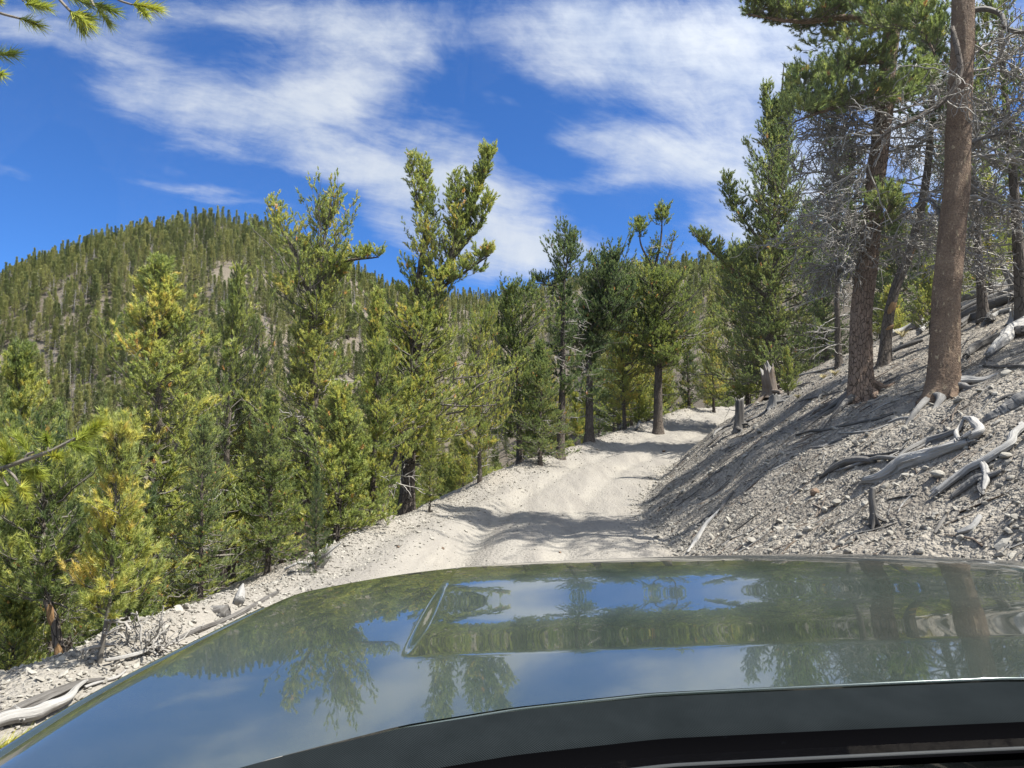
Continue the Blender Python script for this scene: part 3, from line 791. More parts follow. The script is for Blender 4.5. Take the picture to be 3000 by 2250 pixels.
# exposed roots of the two big trunks
def root_run(root, pts, radii, mat=M_DEADD):
    P = []
    for i, p in enumerate(pts):
        h_ = hit(p[0], p[1]); P.append(h_ + np.array([0, 0, radii[min(i, len(radii) - 1)] * .35]))
    tube_part(root, 'root', P, radii, mat, 10, .15)
def root_from(root, a, L, r0, mat, rise=.25, start=.10):
    b = np.array(root.location); P = []
    for s in np.linspace(0, 1, 6):
        x = b[0] + math.cos(a) * (start + L * s) + .05 * math.sin(s * 7 + a); y = b[1] + math.sin(a) * (start + L * s)
        P.append((x, y, gz(x, y) + rise * (1 - s) ** 2 + r0 * .3 * (1 - s) - .01 * s))
    tube_part(root, 'root', P, [r0, r0 * .9, r0 * .7, r0 * .5, r0 * .25], mat, 12, .14)
for a, L, r0, m_, rise in ((R(-150), 1.2, .065, M_DEAD, .12), (R(-125), .7, .085, M_DEAD, .14), (R(-30), .7, .08, M_DEADP, .18), (R(-55), .5, .085, M_DEAD, .12), (R(-95), .4, .10, M_FLAKY, .14), (R(20), .8, .07, M_DEAD, .12)):
    root_from(t_flaky, a, L, r0, m_, rise)
for a, L, r0, m_, rise in ((R(-170), 1.1, .08, M_DEADD, .2), (R(-140), 1.3, .07, M_DEADD, .2), (R(-20), .5, .11, M_BARKP, .22), (R(-80), .5, .10, M_BARKP, .16), (R(160), .8, .08, M_DEADD, .2)):
    root_from(t_plate, a, L, r0, m_, rise)

# thin leaning trunk between them, with pale scars
t_lean = hero('scarred_pine', 17.5, 886, [
    S([(886, 343), (890, 310), (897, 285), (908, 257), (919, 216), (927, 175), (931, 120), (933, 40)], ground=True, r0=.125, r1=.05, lo=.72, rad=1.3, nb=40, tw=8, flare=True, sides=60, seg=240, bark=.05, plates=(6, 8), wob=0)],
    'thinner leaning trunk with pale scars between the two big trunks', G_UP, seed=44, fol=M_FOLD, tuft=.14)
def scar(root, p0, p1, rad, a0, a1, mat):
    g = Geo(); p0 = np.array(p0) - np.array(root.location); p1 = np.array(p1) - np.array(root.location)
    V = []; UV = []; m = 6; n = 10
    for i in range(m):
        s = i / (m - 1); c = p0 + (p1 - p0) * s
        shrink = .55 + .45 * math.sin(s * PI)
        for j in range(n):
            u = (j / (n - 1) * 2 - 1) * shrink
            a = (a0 + a1) / 2 + u * (a1 - a0) / 2
            rr = rad * (1.07 if 0 < j < n - 1 and 0 < i < m - 1 else .97)
            V.append(c + np.array([math.cos(a) * rr, math.sin(a) * rr, .05 * u])); UV.append((j * .03, s * .3))
    q = [(i * n + j, i * n + j + 1, (i + 1) * n + j + 1, (i + 1) * n + j) for i in range(m - 1) for j in range(n - 1)]
    g.add(V, quads=q, uv=UV); return g.build('bark_scar', [mat], root)
scar(t_lean, unproj(889, 314, 17.5), unproj(892, 302, 17.5), .114, R(-160), R(-20), M_ORANGE)
scar(t_lean, unproj(887, 330, 17.5), unproj(888, 326, 17.5), .122, R(-150), R(-10), M_ORANGE)
scar(t_lean, unproj(907, 260, 17.5), unproj(911, 248, 17.5), .100, R(-90), R(10), M_ORANGE)
for i in range(22):
    py = r_.uniform(110, 255)
    x0 = np.interp(py, [120, 175, 216, 257], [931, 927, 919, 908])
    dead_branch(t_lean, unproj(x0, py, 17.5), (r_.choice([-1, 1]), r_.uniform(-.8, .8), r_.uniform(-.4, .3)), r_.uniform(.7, 1.3), .018, 2, wig=.18)

right_trees = [
    ('gaunt', 842, 22.0, 130, .8, 'thin dark-stemmed pine just behind the plated big trunk'),
    ('gaunt', 990, 17.0, -10, .8, 'pine full of bare twigs at the picture edge behind the nearest big trunk'),
    ('gaunt', 1030, 14.5, -60, .9, 'dark twiggy pine partly cut off by the picture edge'),
    ('cone2', 905, 27.0, 190, .9, 'green pine seen between the two big trunks'),
    ('cone', 1000, 24.0, 170, 1.0, 'sunlit bushy pine behind the fallen logs'),
    ('cone2', 815, 36.0, 208, .9, 'dark pine right behind the tall spiked pine'),
    ('bush', 790, 21.5, 352, .8, 'tiny green pine sprouting beside the splintered stump'),
    ('round', 750, 38.0, 265, .9, 'dull green pine below the spiked pine, above the crest of the road'),
    ('gaunt', 860, 30.0, 150, .9, 'gaunt pine with grey twigs in the thicket behind the plated big trunk'),
    ('cone', 935, 33.0, 205, .9, 'upright pine in the thicket seen just beside the nearest big trunk'),
    ('round', 1040, 30.0, 150, 1.0, 'far rounded pine high on the slope at the picture edge'),
    ('gaunt', 960, 26.0, 90, .9, 'half bare pine hidden behind the nearest big trunk'),
    ('cone2', 830, 27.0, 268, 1.2, 'low dark pine beside the foot of the plated big trunk'),
]
for key, px, D, yt, wd, lab in right_trees:
    o, h = tree(key); put(o, px, D, yt, h, None, wd); tag(o, lab, 'pine tree', G_UP)
    SKY_T.append((o.location.x, o.location.y))
# shade trees above the bank just outside the picture
for X, Y, hh in ((13, 11.5, 9), (12, 1.5, 8)):
    o, h = tree('gaunt' if hh != 8 else 'cone2')
    s = hh / h; o.location = (X, Y, gz(X, Y) - .05); o.scale = (s, s, s); o.rotation_euler = (0, 0, rng.uniform(0, 6))
    tag(o, 'pine standing upslope beyond the picture edge, shading the bank', 'pine tree', 'pines beyond the picture edge')

# ---- the rest of the stand on both slopes
LX = [-200, 0, 110, 200, 290, 400, 450, 520, 560, 600, 690, 720, 760, 800, 1024, 1300]
LY = [430, 430, 440, 410, 420, 410, 400, 335, 320, 300, 300, 290, 250, 230, 215, 150]
def scatter_stand():
    n = 0; tries = 0; pts = list(SKY_T)
    while n < 182 and tries < 14000:
        tries += 1
        D = 7.5 + 66 * rng.random() ** 1.15
        cl, hw, _, cs = [float(v) for v in road_at(D)]
        left = rng.random() < .66
        if left: X = cl - (hw + .9 + rng.uniform(0, 8 + D * .9)) / cs
        else:
            if D < 20: continue
            X = cl + (hw + 2.0 + rng.uniform(0, 44)) / cs
            if D < 28 and X - cl < 9: continue
        px = CX + F * X / D
        if px < -60 or px > 1080: continue
        md = 1.15 + D * .024
        if any((X - a) ** 2 + (Y_ - D) ** 2 < md * md for a, Y_ in pts): continue
        z = gz(X, D)
        lim = np.interp(px, LX, LY)
        hmax = H + ray(CX, lim + rng.uniform(0, 90) + (25 if D < 14 else 0))[1] * D - z
        key = rng.choice(['cone', 'round', 'column', 'open', 'cone2', 'cone', 'round', 'bush', 'slim', 'gaunt'] if left else ['cone', 'cone2', 'gaunt', 'gaunt', 'round', 'open'])
        h0 = PH[key][1]
        hh = min(rng.uniform(.65, 1.25) * h0, hmax)
        if hh < .38 * h0:
            key = 'bush'; h0 = 3.0; hh = min(hmax, rng.uniform(1.2, 3))
            if hh < 1.0: continue
        o, h = tree(key)
        s = hh / h; w = s * rng.uniform(.9, 1.3)
        o.location = (X, D, z - .06); o.scale = (w, w, s); o.rotation_euler = (rng.normal(0, .02), rng.normal(0, .02), rng.uniform(0, 6.28))
        if left: tag(o, 'green pine among many alike in the stand below the road', 'pine tree', 'pines filling the stand below the road')
        else: tag(o, 'green pine among many alike in the stand above the road', 'pine tree', 'pines filling the stand above the road')
        pts.append((X, D)); n += 1
scatter_stand()

# ---- the forest across the valley
def far_kind(seed, h, rad, nb, tw, tuft, tm, shape, lean, nt):
    o = pine('distant_pine', seed, [stem(h, r0=.17, lo=.10, rad=rad, nb=nb, tw=tw, shape=shape, lean=lean, sides=5, seg=8, el=(-22, 58), curl=.2, live=.92, minl=.3)], tuft=tuft, tm=tm, fol=M_FAR, nt=nt)
    return o, h
FARK = [far_kind(61, 10, 1.45, 84, 6, .30, TUFT_MID, 'cone', (0, 0), 2), far_kind(62, 9.5, 1.35, 76, 6, .28, TUFT_MID, 'spire', (.3, 0), 2),
        far_kind(63, 9, 1.45, 66, 6, .30, TUFT_MID, 'open', (-.2, 0), 2), far_kind(64, 10.5, 1.25, 80, 6, .29, TUFT_MID, 'cone', (.2, .1), 2)]
G_FAR = 'pines on the far hillside'
fused = set()
CLEAR = [hit(px, py) for px, py in ((196, 246), (203, 258), (226, 262), (232, 272), (95, 262), (150, 268), (240, 285), (60, 300))]
def hill_spot(y0, y1):
    while True:
        u = rng.uniform(-.74, .62) if rng.random() < .85 else rng.uniform(-.74, -.1)
        D = np.interp(u, _UU, _RD)
        Y = math.sqrt(rng.uniform(y0 * y0, min(y1, D + 14) ** 2))
        X = u * Y
        if fbm(np.array([X * .05]), np.array([Y * .05]), 3, 90)[0] * .5 + rng.random() * .8 < -.10: continue
        if any(((X - c[0]) / 3.4) ** 2 + ((Y - c[1] + 3) / 6.0) ** 2 < 1 for c in CLEAR): continue
        return X, Y, D
cnt = 0
ridge = []
for i in range(60):           # trees on the skyline, one by one
    u = rng.uniform(-.70, .26); D = np.interp(u, _UU, _RD); Y = D + rng.uniform(-6, 3); ridge.append((u * Y, Y))
for i in range(215):
    X, Y = ridge[i] if i < 60 else hill_spot(60, 185)[:2]
    k = int(rng.integers(0, 4)); o, h = FARK[k]
    if k in fused: o = copy_tree(o)
    fused.add(k)
    s = rng.uniform(.42, .86); w = s * rng.uniform(.9, 1.3)
    o.location = (X, Y, gz(X, Y) - .2); o.scale = (w, w, s); o.rotation_euler = (0, 0, rng.uniform(0, 6.28))
    if i < 60: tag(o, 'distant pine standing along the skyline of the forested hill', 'pine tree', 'pines on the skyline of the hill')
    else: tag(o, 'distant pine low on the forested hillside across the valley', 'pine tree', G_FAR)
def snag_kind():
    o = empty('dead_snag'); a = Geo(); r = np.random.default_rng(77)
    a.tubes(spline([(0, 0, 0), (.1, 0, 4), (.15, .1, 8)], 6), np.array([.15, .13, .11, .08, .05, .02]), 5)
    for i in range(46):
        z = r.uniform(1.2, 7.6); an = r.uniform(0, 6.28); L = r.uniform(.4, 1.5) * (1.15 - z / 9)
        e = r.uniform(-.2, .4) * L
        a.tubes(np.array([(0, 0, z), (math.cos(an) * L * .5, math.sin(an) * L * .5, z + e * .3), (math.cos(an + .2) * L, math.sin(an + .2) * L, z + e)]), np.array([.05, .035, .015]), 3)
    a.build('trunk', [M_DBR], o)
    u = -.36; Y = 150.0
    o.location = (u * Y, Y, gz(u * Y, Y) - .2)
    tag(o, 'bare grey snag standing among the green pines of the far hillside', 'dead tree')
    return o
def far_forest():
    rr = np.random.default_rng(99); snag = snag_kind()
    srcs = [[c for c in o.children] for o, h in FARK] + [list(snag.children)]
    N = 8500; P = []; K = []; S3 = []; RT = []
    for i in range(N):
        X, Y, D = hill_spot(84, 500)
        P.append((X, Y, gz(X, Y) - .25))
        kk = 4 if rr.random() < .17 else int(rr.integers(0, 4)); K.append(kk)
        s = rr.uniform(.36, .82); w = s * rr.uniform(.85, 1.3); S3.append((w, w, s)); RT.append((rr.normal(0, .03), rr.normal(0, .03), rr.uniform(0, 6.28)))
    me = bpy.data.meshes.new('distant_forest'); me.vertices.add(N); me.vertices.foreach_set('co', np.array(P, np.float32).ravel())
    at = me.attributes.new('kind', 'INT', 'POINT'); at.data.foreach_set('value', np.array(K, np.int32))
    for n_, v in (('scl', S3), ('rot', RT)):
        at = me.attributes.new(n_, 'FLOAT_VECTOR', 'POINT'); at.data.foreach_set('vector', np.array(v, np.float32).ravel())
    me.update()
    o = bpy.data.objects.new('distant_forest', me); col.objects.link(o)
    ng = bpy.data.node_groups.new('forest', 'GeometryNodeTree')
    ng.interface.new_socket('Geometry', in_out='INPUT', socket_type='NodeSocketGeometry'); ng.interface.new_socket('Geometry', in_out='OUTPUT', socket_type='NodeSocketGeometry')
    gi = ng.nodes.new('NodeGroupInput'); go = ng.nodes.new('NodeGroupOutput'); ip = ng.nodes.new('GeometryNodeInstanceOnPoints')
    allj = ng.nodes.new('GeometryNodeJoinGeometry')
    for objs in srcs:
        jn = ng.nodes.new('GeometryNodeJoinGeometry')
        for ob in objs:
            oi = ng.nodes.new('GeometryNodeObjectInfo'); oi.transform_space = 'ORIGINAL'; oi.inputs['Object'].default_value = ob
            ng.links.new(oi.outputs['Geometry'], jn.inputs[0])
        g2 = ng.nodes.new('GeometryNodeGeometryToInstance'); ng.links.new(jn.outputs[0], g2.inputs[0]); ng.links.new(g2.outputs[0], allj.inputs[0])
    def named(nm, typ):
        n_ = ng.nodes.new('GeometryNodeInputNamedAttribute'); n_.data_type = typ; n_.inputs['Name'].default_value = nm; return n_.outputs['Attribute']
    ng.links.new(gi.outputs[0], ip.inputs['Points']); ng.links.new(allj.outputs[0], ip.inputs['Instance'])
    ip.inputs['Pick Instance'].default_value = True
    ng.links.new(named('kind', 'INT'), ip.inputs['Instance Index']); ng.links.new(named('scl', 'FLOAT_VECTOR'), ip.inputs['Scale']); ng.links.new(named('rot', 'FLOAT_VECTOR'), ip.inputs['Rotation'])
    ng.links.new(ip.outputs[0], go.inputs[0])
    md = o.modifiers.new('forest', 'NODES'); md.node_group = ng
    tag(o, 'far-off mass of pines and grey snags covering the hills across the valley', 'forest', None, 'stuff')
far_forest()

# ------------------------------------------------------------------ loose stones
def ico():
    t = (1 + 5 ** .5) / 2
    v = np.array([(-1, t, 0), (1, t, 0), (-1, -t, 0), (1, -t, 0), (0, -1, t), (0, 1, t), (0, -1, -t), (0, 1, -t), (t, 0, -1), (t, 0, 1), (-t, 0, -1), (-t, 0, 1)], float)
    v /= np.linalg.norm(v[0])
    f = np.array([(0, 11, 5), (0, 5, 1), (0, 1, 7), (0, 7, 10), (0, 10, 11), (1, 5, 9), (5, 11, 4), (11, 10, 2), (10, 7, 6), (7, 1, 8), (3, 9, 4), (3, 4, 2), (3, 2, 6), (3, 6, 8), (3, 8, 9), (4, 9, 5), (2, 4, 11), (6, 2, 10), (8, 6, 7), (9, 8, 1)])
    return v, f
IV, IF = ico()
def rock_shapes(k, seed):
    r = np.random.default_rng(seed); out = []
    for _ in range(k):
        v = IV * r.uniform(.72, 1.22, (12, 1)) * np.array([1, r.uniform(.6, .95), r.uniform(.42, .75)])
        out.append(v)
    return out
RS = rock_shapes(14, 3)
def gravel():
    r = np.random.default_rng(12); g = Geo()
    def batch(X, Y, S, sink=.25):
        Z = ground_z(X, Y); which = r.integers(0, len(RS), len(X)); th = r.uniform(0, 2 * PI, len(X)); tl = r.normal(0, .35, (len(X), 2))
        tn = r.uniform(.1, 1, len(X))
        for k, v in enumerate(RS):
            m = which == k
            if not m.any(): continue
            c, s = np.cos(th[m]), np.sin(th[m]); n = m.sum()
            x = v[None, :, 0] * c[:, None] - v[None, :, 1] * s[:, None]; y = v[None, :, 0] * s[:, None] + v[None, :, 1] * c[:, None]
            z = v[None, :, 2] + x * tl[m, 0:1] + y * tl[m, 1:2]
            P = np.stack([x, y, z], -1) * S[m][:, None, None] + np.stack([X[m], Y[m], Z[m] + S[m] * .45 - S[m] * sink], -1)[:, None]
            F_ = (IF[None] + (np.arange(n) * 12)[:, None, None]).reshape(-1, 3)
            g.add(P.reshape(-1, 3), tris=F_, tint=np.repeat(tn[m], 12))
    # the bank
    n = 26000
    Y = 3.5 + 24 * r.random(n) ** 1.5
    cl, hw, _, cs = road_at(Y)
    X = cl + (hw + r.uniform(-.3, 9.0, n) * r.uniform(.25, 1, n)) / cs
    S = np.exp(r.normal(math.log(.0125), .6, n)); S = np.clip(S, .006, .08)
    batch(X, Y, S)
    # gravel ridge along the road's outer edge
    n = 14000
    Y = 3.2 + 42 * r.random(n) ** 1.8
    cl, hw, _, cs = road_at(Y)
    X = cl + (-hw + np.abs(r.normal(0, .42, n)) * np.where(r.random(n) < .45, -1, 1)) / cs
    S = np.clip(np.exp(r.normal(math.log(.0135), .5, n)), .006, .06)
    batch(X, Y, S)
    # a few on the road, more on its left shoulder
    n = 2200
    Y = 4 + 40 * r.random(n) ** 1.4
    cl, hw, _, cs = road_at(Y)
    X = cl + (-hw + np.abs(r.normal(0, .9, n))) / cs
    batch(X, Y, np.clip(np.exp(r.normal(math.log(.013), .5, n)), .007, .05))
    n = 3200
    Y = 4 + 40 * r.random(n) ** 1.4; cl, hw, _, cs = road_at(Y)
    batch(cl + hw * r.uniform(-1, 1, n) / cs, Y, np.clip(np.exp(r.normal(math.log(.008), .55, n)), .004, .04))
    # foot of the bank
    n = 2600
    Y = 4 + 36 * r.random(n) ** 1.5; cl, hw, _, cs = road_at(Y)
    batch(cl + (hw + r.normal(.05, .25, n)) / cs, Y, np.clip(np.exp(r.normal(math.log(.018), .5, n)), .008, .06))
    o = g.build('gravel', [M_ROCK], None, smooth=False)
    tag(o, 'loose pale stones strewn over the bank and road edges', 'gravel', None, 'stuff')
gravel()
def litter():
    """fallen twigs and bark bits on the bank"""
    r = np.random.default_rng(22); g = Geo(); n = 7500
    Y = 4 + 24 * r.random(n) ** 1.3; cl, hw, _, cs = road_at(Y)
    X = cl + (hw + .25 + r.uniform(0, 8.5, n)) / cs
    th = r.normal(R(25), .6, n); L = np.exp(r.normal(math.log(.12), .75, n)); L = np.clip(L, .03, 1.1)
    q = np.linspace(-.5, .5, 4)
    bend = r.normal(0, .12, n)
    PX = X[:, None] + L[:, None] * (np.cos(th)[:, None] * q - np.sin(th)[:, None] * bend[:, None] * q * q * 3)
    PY = Y[:, None] + L[:, None] * (np.sin(th)[:, None] * q + np.cos(th)[:, None] * bend[:, None] * q * q * 3)
    PZ = ground_z(PX, PY) + .012
    rad = np.clip(L * .03, .003, .012)[:, None] * np.array([1, .9, .7, .35])[None]
    for mt in (0, 1, 2):
        m = r.integers(0, 3, n) == mt if mt == 0 else (np.arange(n) % 3 == mt)
        g.tubes(np.stack([PX, PY, PZ], -1)[m], rad[m], 4, mat=mt)
    o = g.build('twig_litter', [M_DEADD, M_DEAD, M_STUMPB])
    tag(o, 'small fallen twigs scattered over the bank', 'twigs', None, 'stuff')
litter()
rocks_px = [(806, 484, 6), (816, 478, 5), (886, 489, 13), (905, 478, 10), (938, 478, 16), (926, 470, 9), (1006, 458, 14), (1010, 480, 10), (1000, 487, 9), (838, 505, 12), (826, 512, 10),
            (848, 554, 11), (842, 545, 8), (920, 553, 10), (890, 535, 10), (862, 443, 9), (868, 436, 7), (852, 416, 5), (760, 433, 8), (991, 394, 7), (1006, 375, 12), (981, 462, 7),
            (779, 523, 9), (800, 536, 8), (770, 552, 7), (900, 562, 9), (960, 540, 9), (1015, 520, 10), (985, 505, 8), (872, 520, 8), (935, 515, 8), (700, 500, 6), (712, 470, 6),
            (432, 540, 8), (420, 548, 6), (470, 522, 6), (445, 533, 5), (396, 556, 6), (379, 561, 7), (363, 570, 6), (330, 590, 7), (500, 500, 5), (520, 489, 5), (548, 472, 5), (576, 460, 4),
            (597, 450, 4), (612, 440, 4), (262, 608, 7), (200, 642, 8), (170, 655, 8), (190, 652, 6), (120, 690, 9)]
rocks_red = [(398, 548, 6), (443, 549, 6), (560, 553, 5), (664, 452, 5), (815, 494, 12), (108, 690, 9)]
def rocks():
    r = np.random.default_rng(8)
    for red, lst in ((0, rocks_px), (1, rocks_red)):
        for x, y, w in lst:
            p = hit(x, y)
            size = w / F * p[1] * (.5 if x > 640 else .34)
            v = IV.copy(); f = IF
            # one subdivision for a chunkier outline
            vs = list(map(tuple, v)); mid = {}; nf = []
            def mp(a, b):
                k = (min(a, b), max(a, b))
                if k not in mid:
                    m_ = (np.array(vs[a]) + np.array(vs[b])); m_ /= np.linalg.norm(m_); vs.append(tuple(m_)); mid[k] = len(vs) - 1
                return mid[k]
            for a, b, c in f:
                ab, bc, ca = mp(a, b), mp(b, c), mp(c, a)
                nf += [(a, ab, ca), (b, bc, ab), (c, ca, bc), (ab, bc, ca)]
            V = np.array(vs)
            nrm = r.normal(size=(7, 3)); nrm /= np.linalg.norm(nrm, axis=1, keepdims=True)
            for q in nrm:       # chop facets
                dcut = r.uniform(.55, .85); k = V @ q; V = V - np.maximum(k - dcut, 0)[:, None] * q
            V *= r.uniform(.93, 1.07, (len(V), 1)); V *= np.array([1, r.uniform(.7, 1), r.uniform(.55, .8)])
            g = Geo(); g.add(V * size, tris=nf, tint=r.uniform(.3, .9))
            o = g.build('rock', [M_ROCKR if red else M_ROCK], None, smooth=False)
            o.location = tuple(p + np.array([0, 0, size * .25])); o.rotation_euler = (r.normal(0, .2), r.normal(0, .2), r.uniform(0, 6))
            right = x > 640
            if red: tag(o, 'reddish-brown stone lying on the pale %s' % ('bank' if right else 'road shoulder'), 'rock', 'reddish stones on the %s' % ('bank' if right else 'road'))
            elif w >= 13: tag(o, {16: 'largest pale boulder on the bank, under the big driftwood log', 14: 'pale boulder near the picture edge behind the forked driftwood branch', 13: 'knobbly pale boulder under the lower end of the big driftwood log'}[w], 'rock')
            elif right: tag(o, 'pale angular stone bedded in the bank', 'rock', 'pale stones on the bank')
            else: tag(o, 'pale angular stone on the gravel ridge at the road edge', 'rock', 'pale stones at the road edge')
rocks()

# ------------------------------------------------------------------ logs, stumps, roots
def c6(x, y): return (682.6 + .1645 * x, 307.2 + .1645 * y)      # from a zoomed view of the bank to picture pixels
def gpath(pts, lift, conv=None):
    out = []
    for p in pts:
        if isinstance(p[0], str):       # a place on the ground in metres
            out.append(np.array([p[1], p[2], gz(p[1], p[2]) + lift])); continue
        x, y = conv(p[0], p[1]) if conv else p[:2]
        out.append(hit(x, y) + np.array([0, 0, lift + (p[2] if len(p) > 2 else 0)]))
    dm = min(q[1] for q in out)
    for q in out:                          # a point that slipped over the brow comes back to the bank
        if q[1] > dm * 1.45:
            q[0] *= dm * 1.1 / q[1]; q[1] = dm * 1.1; q[2] = gz(q[0], q[1]) + lift
    return out
def log(name, label, cat, pts, radii, mat, conv=None, lift=None, n=28, groove=.10, seg=60, tag_=True, root=None, part=None, ragged=True, group=None):
    rd = np.array(radii, float)
    P = gpath(pts, rd.max() * .45 if lift is None else lift, conv)
    base = np.array(P[0]) if root is None else np.array(root.location)
    Q = spline(np.array(P) - base, seg)
    ph = r_.uniform(0, 6, 4)
    Q[1:-1] += np.cumsum(r_.normal(0, rd.mean() * .03, (seg - 2, 3)), 0) * np.sin(np.linspace(0, PI, seg - 2))[:, None]
    rad = np.interp(np.linspace(0, 1, seg), np.linspace(0, 1, len(rd)), rd)
    def rough(a, v):
        return 1 + groove * 1.5 * vnoise(np.cos(a + v * .5) * 3.2 + ph[0], np.sin(a + v * .5) * 3.2 + ph[3], 8) + groove * .5 * np.sin(a * 3 + v * 1.2 + ph[0]) + groove * 1.6 * (np.abs(vnoise(np.cos(a) * 4 + ph[2], v * 1.3 + np.sin(a) * 4, 4)) - .3) + groove * .8 * vnoise(np.cos(a) * 9 + ph[1], v * 3 + np.sin(a) * 9, 6)
    g = Geo(); g.tubes(Q, rad, n, rough=rough, cap=True)
    if ragged:      # splinters at the broken ends
        for e, s in ((0, 1), (-1, -1)):
            d = Q[e] - Q[e + s]; d /= np.linalg.norm(d)
            for i in range(9):
                off = r_.normal(0, rad[e] * .5, 3)
                L = rad[e] * r_.uniform(.8, 2.6)
                g.tubes(np.array([Q[e] + off - d * rad[e], Q[e] + off * .9 + d * L * .5, Q[e] + off + d * L]), np.array([rad[e] * .45, rad[e] * .28, .004]), 5)
    if root is not None: return g.build(part, [mat], root)
    o = g.build(name, [mat]); o.location = tuple(base)
    if tag_: tag(o, label, cat, group)
    return o
# big weathered log
e_ = empty('driftwood_log', tuple(hit(*c6(1110, 1085)))); tag(e_, 'big bleached driftwood log with a curled root loop at its upper end, on the bank', 'log', 'driftwood on the bank')
log('', '', '', [(1100, 1085), (1220, 1050), (1320, 990), (1500, 925), (1660, 870), (1740, 850)], [.03, .058, .078, .08, .066, .05], M_DEADP, c6, root=e_, part='trunk', groove=.30, lift=.05)
log('', '', '', [(1740, 850), (1795, 815), (1780, 760), (1720, 718)], [.047, .045, .038, .026], M_DEADP, c6, root=e_, part='root', lift=.09)
log('', '', '', [(1680, 860), (1665, 820), (1690, 770), (1720, 722)], [.03, .026, .023, .02], M_DEADP, c6, root=e_, part='root', lift=.09)
log('', '', '', [(1300, 960), (1360, 900), (1480, 840), (1600, 800), (1700, 765)], [.026, .045, .045, .036, .02], M_DEAD, c6, root=e_, part='limb', groove=.28, lift=.04)
log('', '', '', [(1330, 955), (1200, 940), (1100, 965), (1000, 1000), (930, 1020)], [.035, .03, .03, .022, .012], M_DEAD, c6, root=e_, part='limb', lift=.05)
log('driftwood_log', 'dark narrow log lying behind the big driftwood log', 'log', [(840, 1050), (900, 1005), (1000, 960), (1100, 945), (1170, 950)], [.02, .05, .06, .05, .02], M_DEADD, c6, group='driftwood on the bank')
e_ = empty('driftwood_branch', tuple(hit(*c6(1550, 1160)))); tag(e_, 'pale forked driftwood branch beside the boulders near the picture edge', 'branch', 'driftwood on the bank')
log('', '', '', [(1545, 1160), (1620, 1100), (1720, 1030), (1830, 970), (1900, 930), (1980, 880), (2010, 810), (2074, 760)], [.036, .036, .036, .037, .038, .044, .038, .036], M_DEADP, c6, root=e_, part='limb', lift=.06)
log('', '', '', [(1820, 975), (1840, 1020), (1850, 1060), (1830, 1140)], [.035, .035, .03, .014], M_DEADP, c6, root=e_, part='limb', lift=.04)
log('', '', '', [(1640, 1180), (1720, 1120), (1800, 1070), (1860, 1050), (1940, 1025)], [.02, .035, .04, .035, .015], M_DEAD, c6, root=e_, part='limb', lift=.04)
log('', '', '', [(1840, 1060), (1820, 1110), (1825, 1150)], [.04, .035, .02], M_DEAD, c6, root=e_, part='limb', lift=.02)
log('driftwood_log', 'smooth grey log half buried near the picture edge above the big driftwood log', 'log', [(1780, 725), (1850, 685), (1950, 640), (2074, 575), (2140, 540)], [.02, .065, .09, .105, .11], M_DEAD, c6, lift=.0, group='driftwood on the bank')
log('driftwood_log', 'thick dark log beside the nearest big trunk, lying uphill', 'log', [(1725, 320), (1790, 262), (1900, 215), (2000, 185), (2090, 170)], [.05, .10, .115, .11, .10], M_DEADD, c6, lift=.06, group='driftwood on the bank')
log('driftwood_log', 'stout bleached log with a dark hollow at the picture edge, highest of the pale ones', 'log', [(1860, 330), (1930, 255), (2000, 185), (2074, 140), (2140, 110)], [.04, .08, .11, .12, .12], M_DEADP, c6, lift=.12, group='driftwood on the bank')
log('driftwood_log', 'straight dark log at the picture edge beside the nearest big trunk roots', 'log', [(1835, 365), (1920, 372), (2000, 372), (2100, 370)], [.02, .032, .036, .034], M_DEADD, c6, group='driftwood on the bank')
log('driftwood_log', 'short pale log at the foot of the scarred leaning pine', 'log', [(1290, 120), (1340, 118), (1400, 128), (1455, 155)], [.12, .13, .11, .05], M_DEADP, c6, lift=.06, group='driftwood on the bank')
c5 = lambda x, y: (682.6 + .2058 * x, .2058 * y)
fl = [((1340, 1475), (1440, 1440), (1540, 1395), (1630, 1365)), ((1345, 1530), (1450, 1480), (1560, 1440), (1640, 1425)), ((1340, 1570), (1420, 1530), (1500, 1500), (1640, 1450)), ((1345, 1600), (1400, 1560), (1470, 1545), (1500, 1570)), ((1480, 1570), (1540, 1530), (1600, 1510))]
for i, (p, rr_, m_, lb) in enumerate(zip(fl, (.17, .11, .12, .10, .05), (M_DEAD, M_DEADD, M_DEADD, M_DEADD, M_DEADP), (
        'long smooth grey log, topmost of the fallen logs behind the nearest big trunk', 'dark log directly below the topmost fallen log', 'rough dark log in the middle of the fallen logs behind the nearest big trunk',
        'arched dark log end nearest the big trunk among the fallen logs', 'short bleached splinter log in front of the fallen logs'))):
    log('fallen_log', lb, 'log', p, [rr_ * .85, rr_, rr_, rr_ * .9], m_, c5, lift=rr_ * .7, group='fallen logs behind the big trunk')
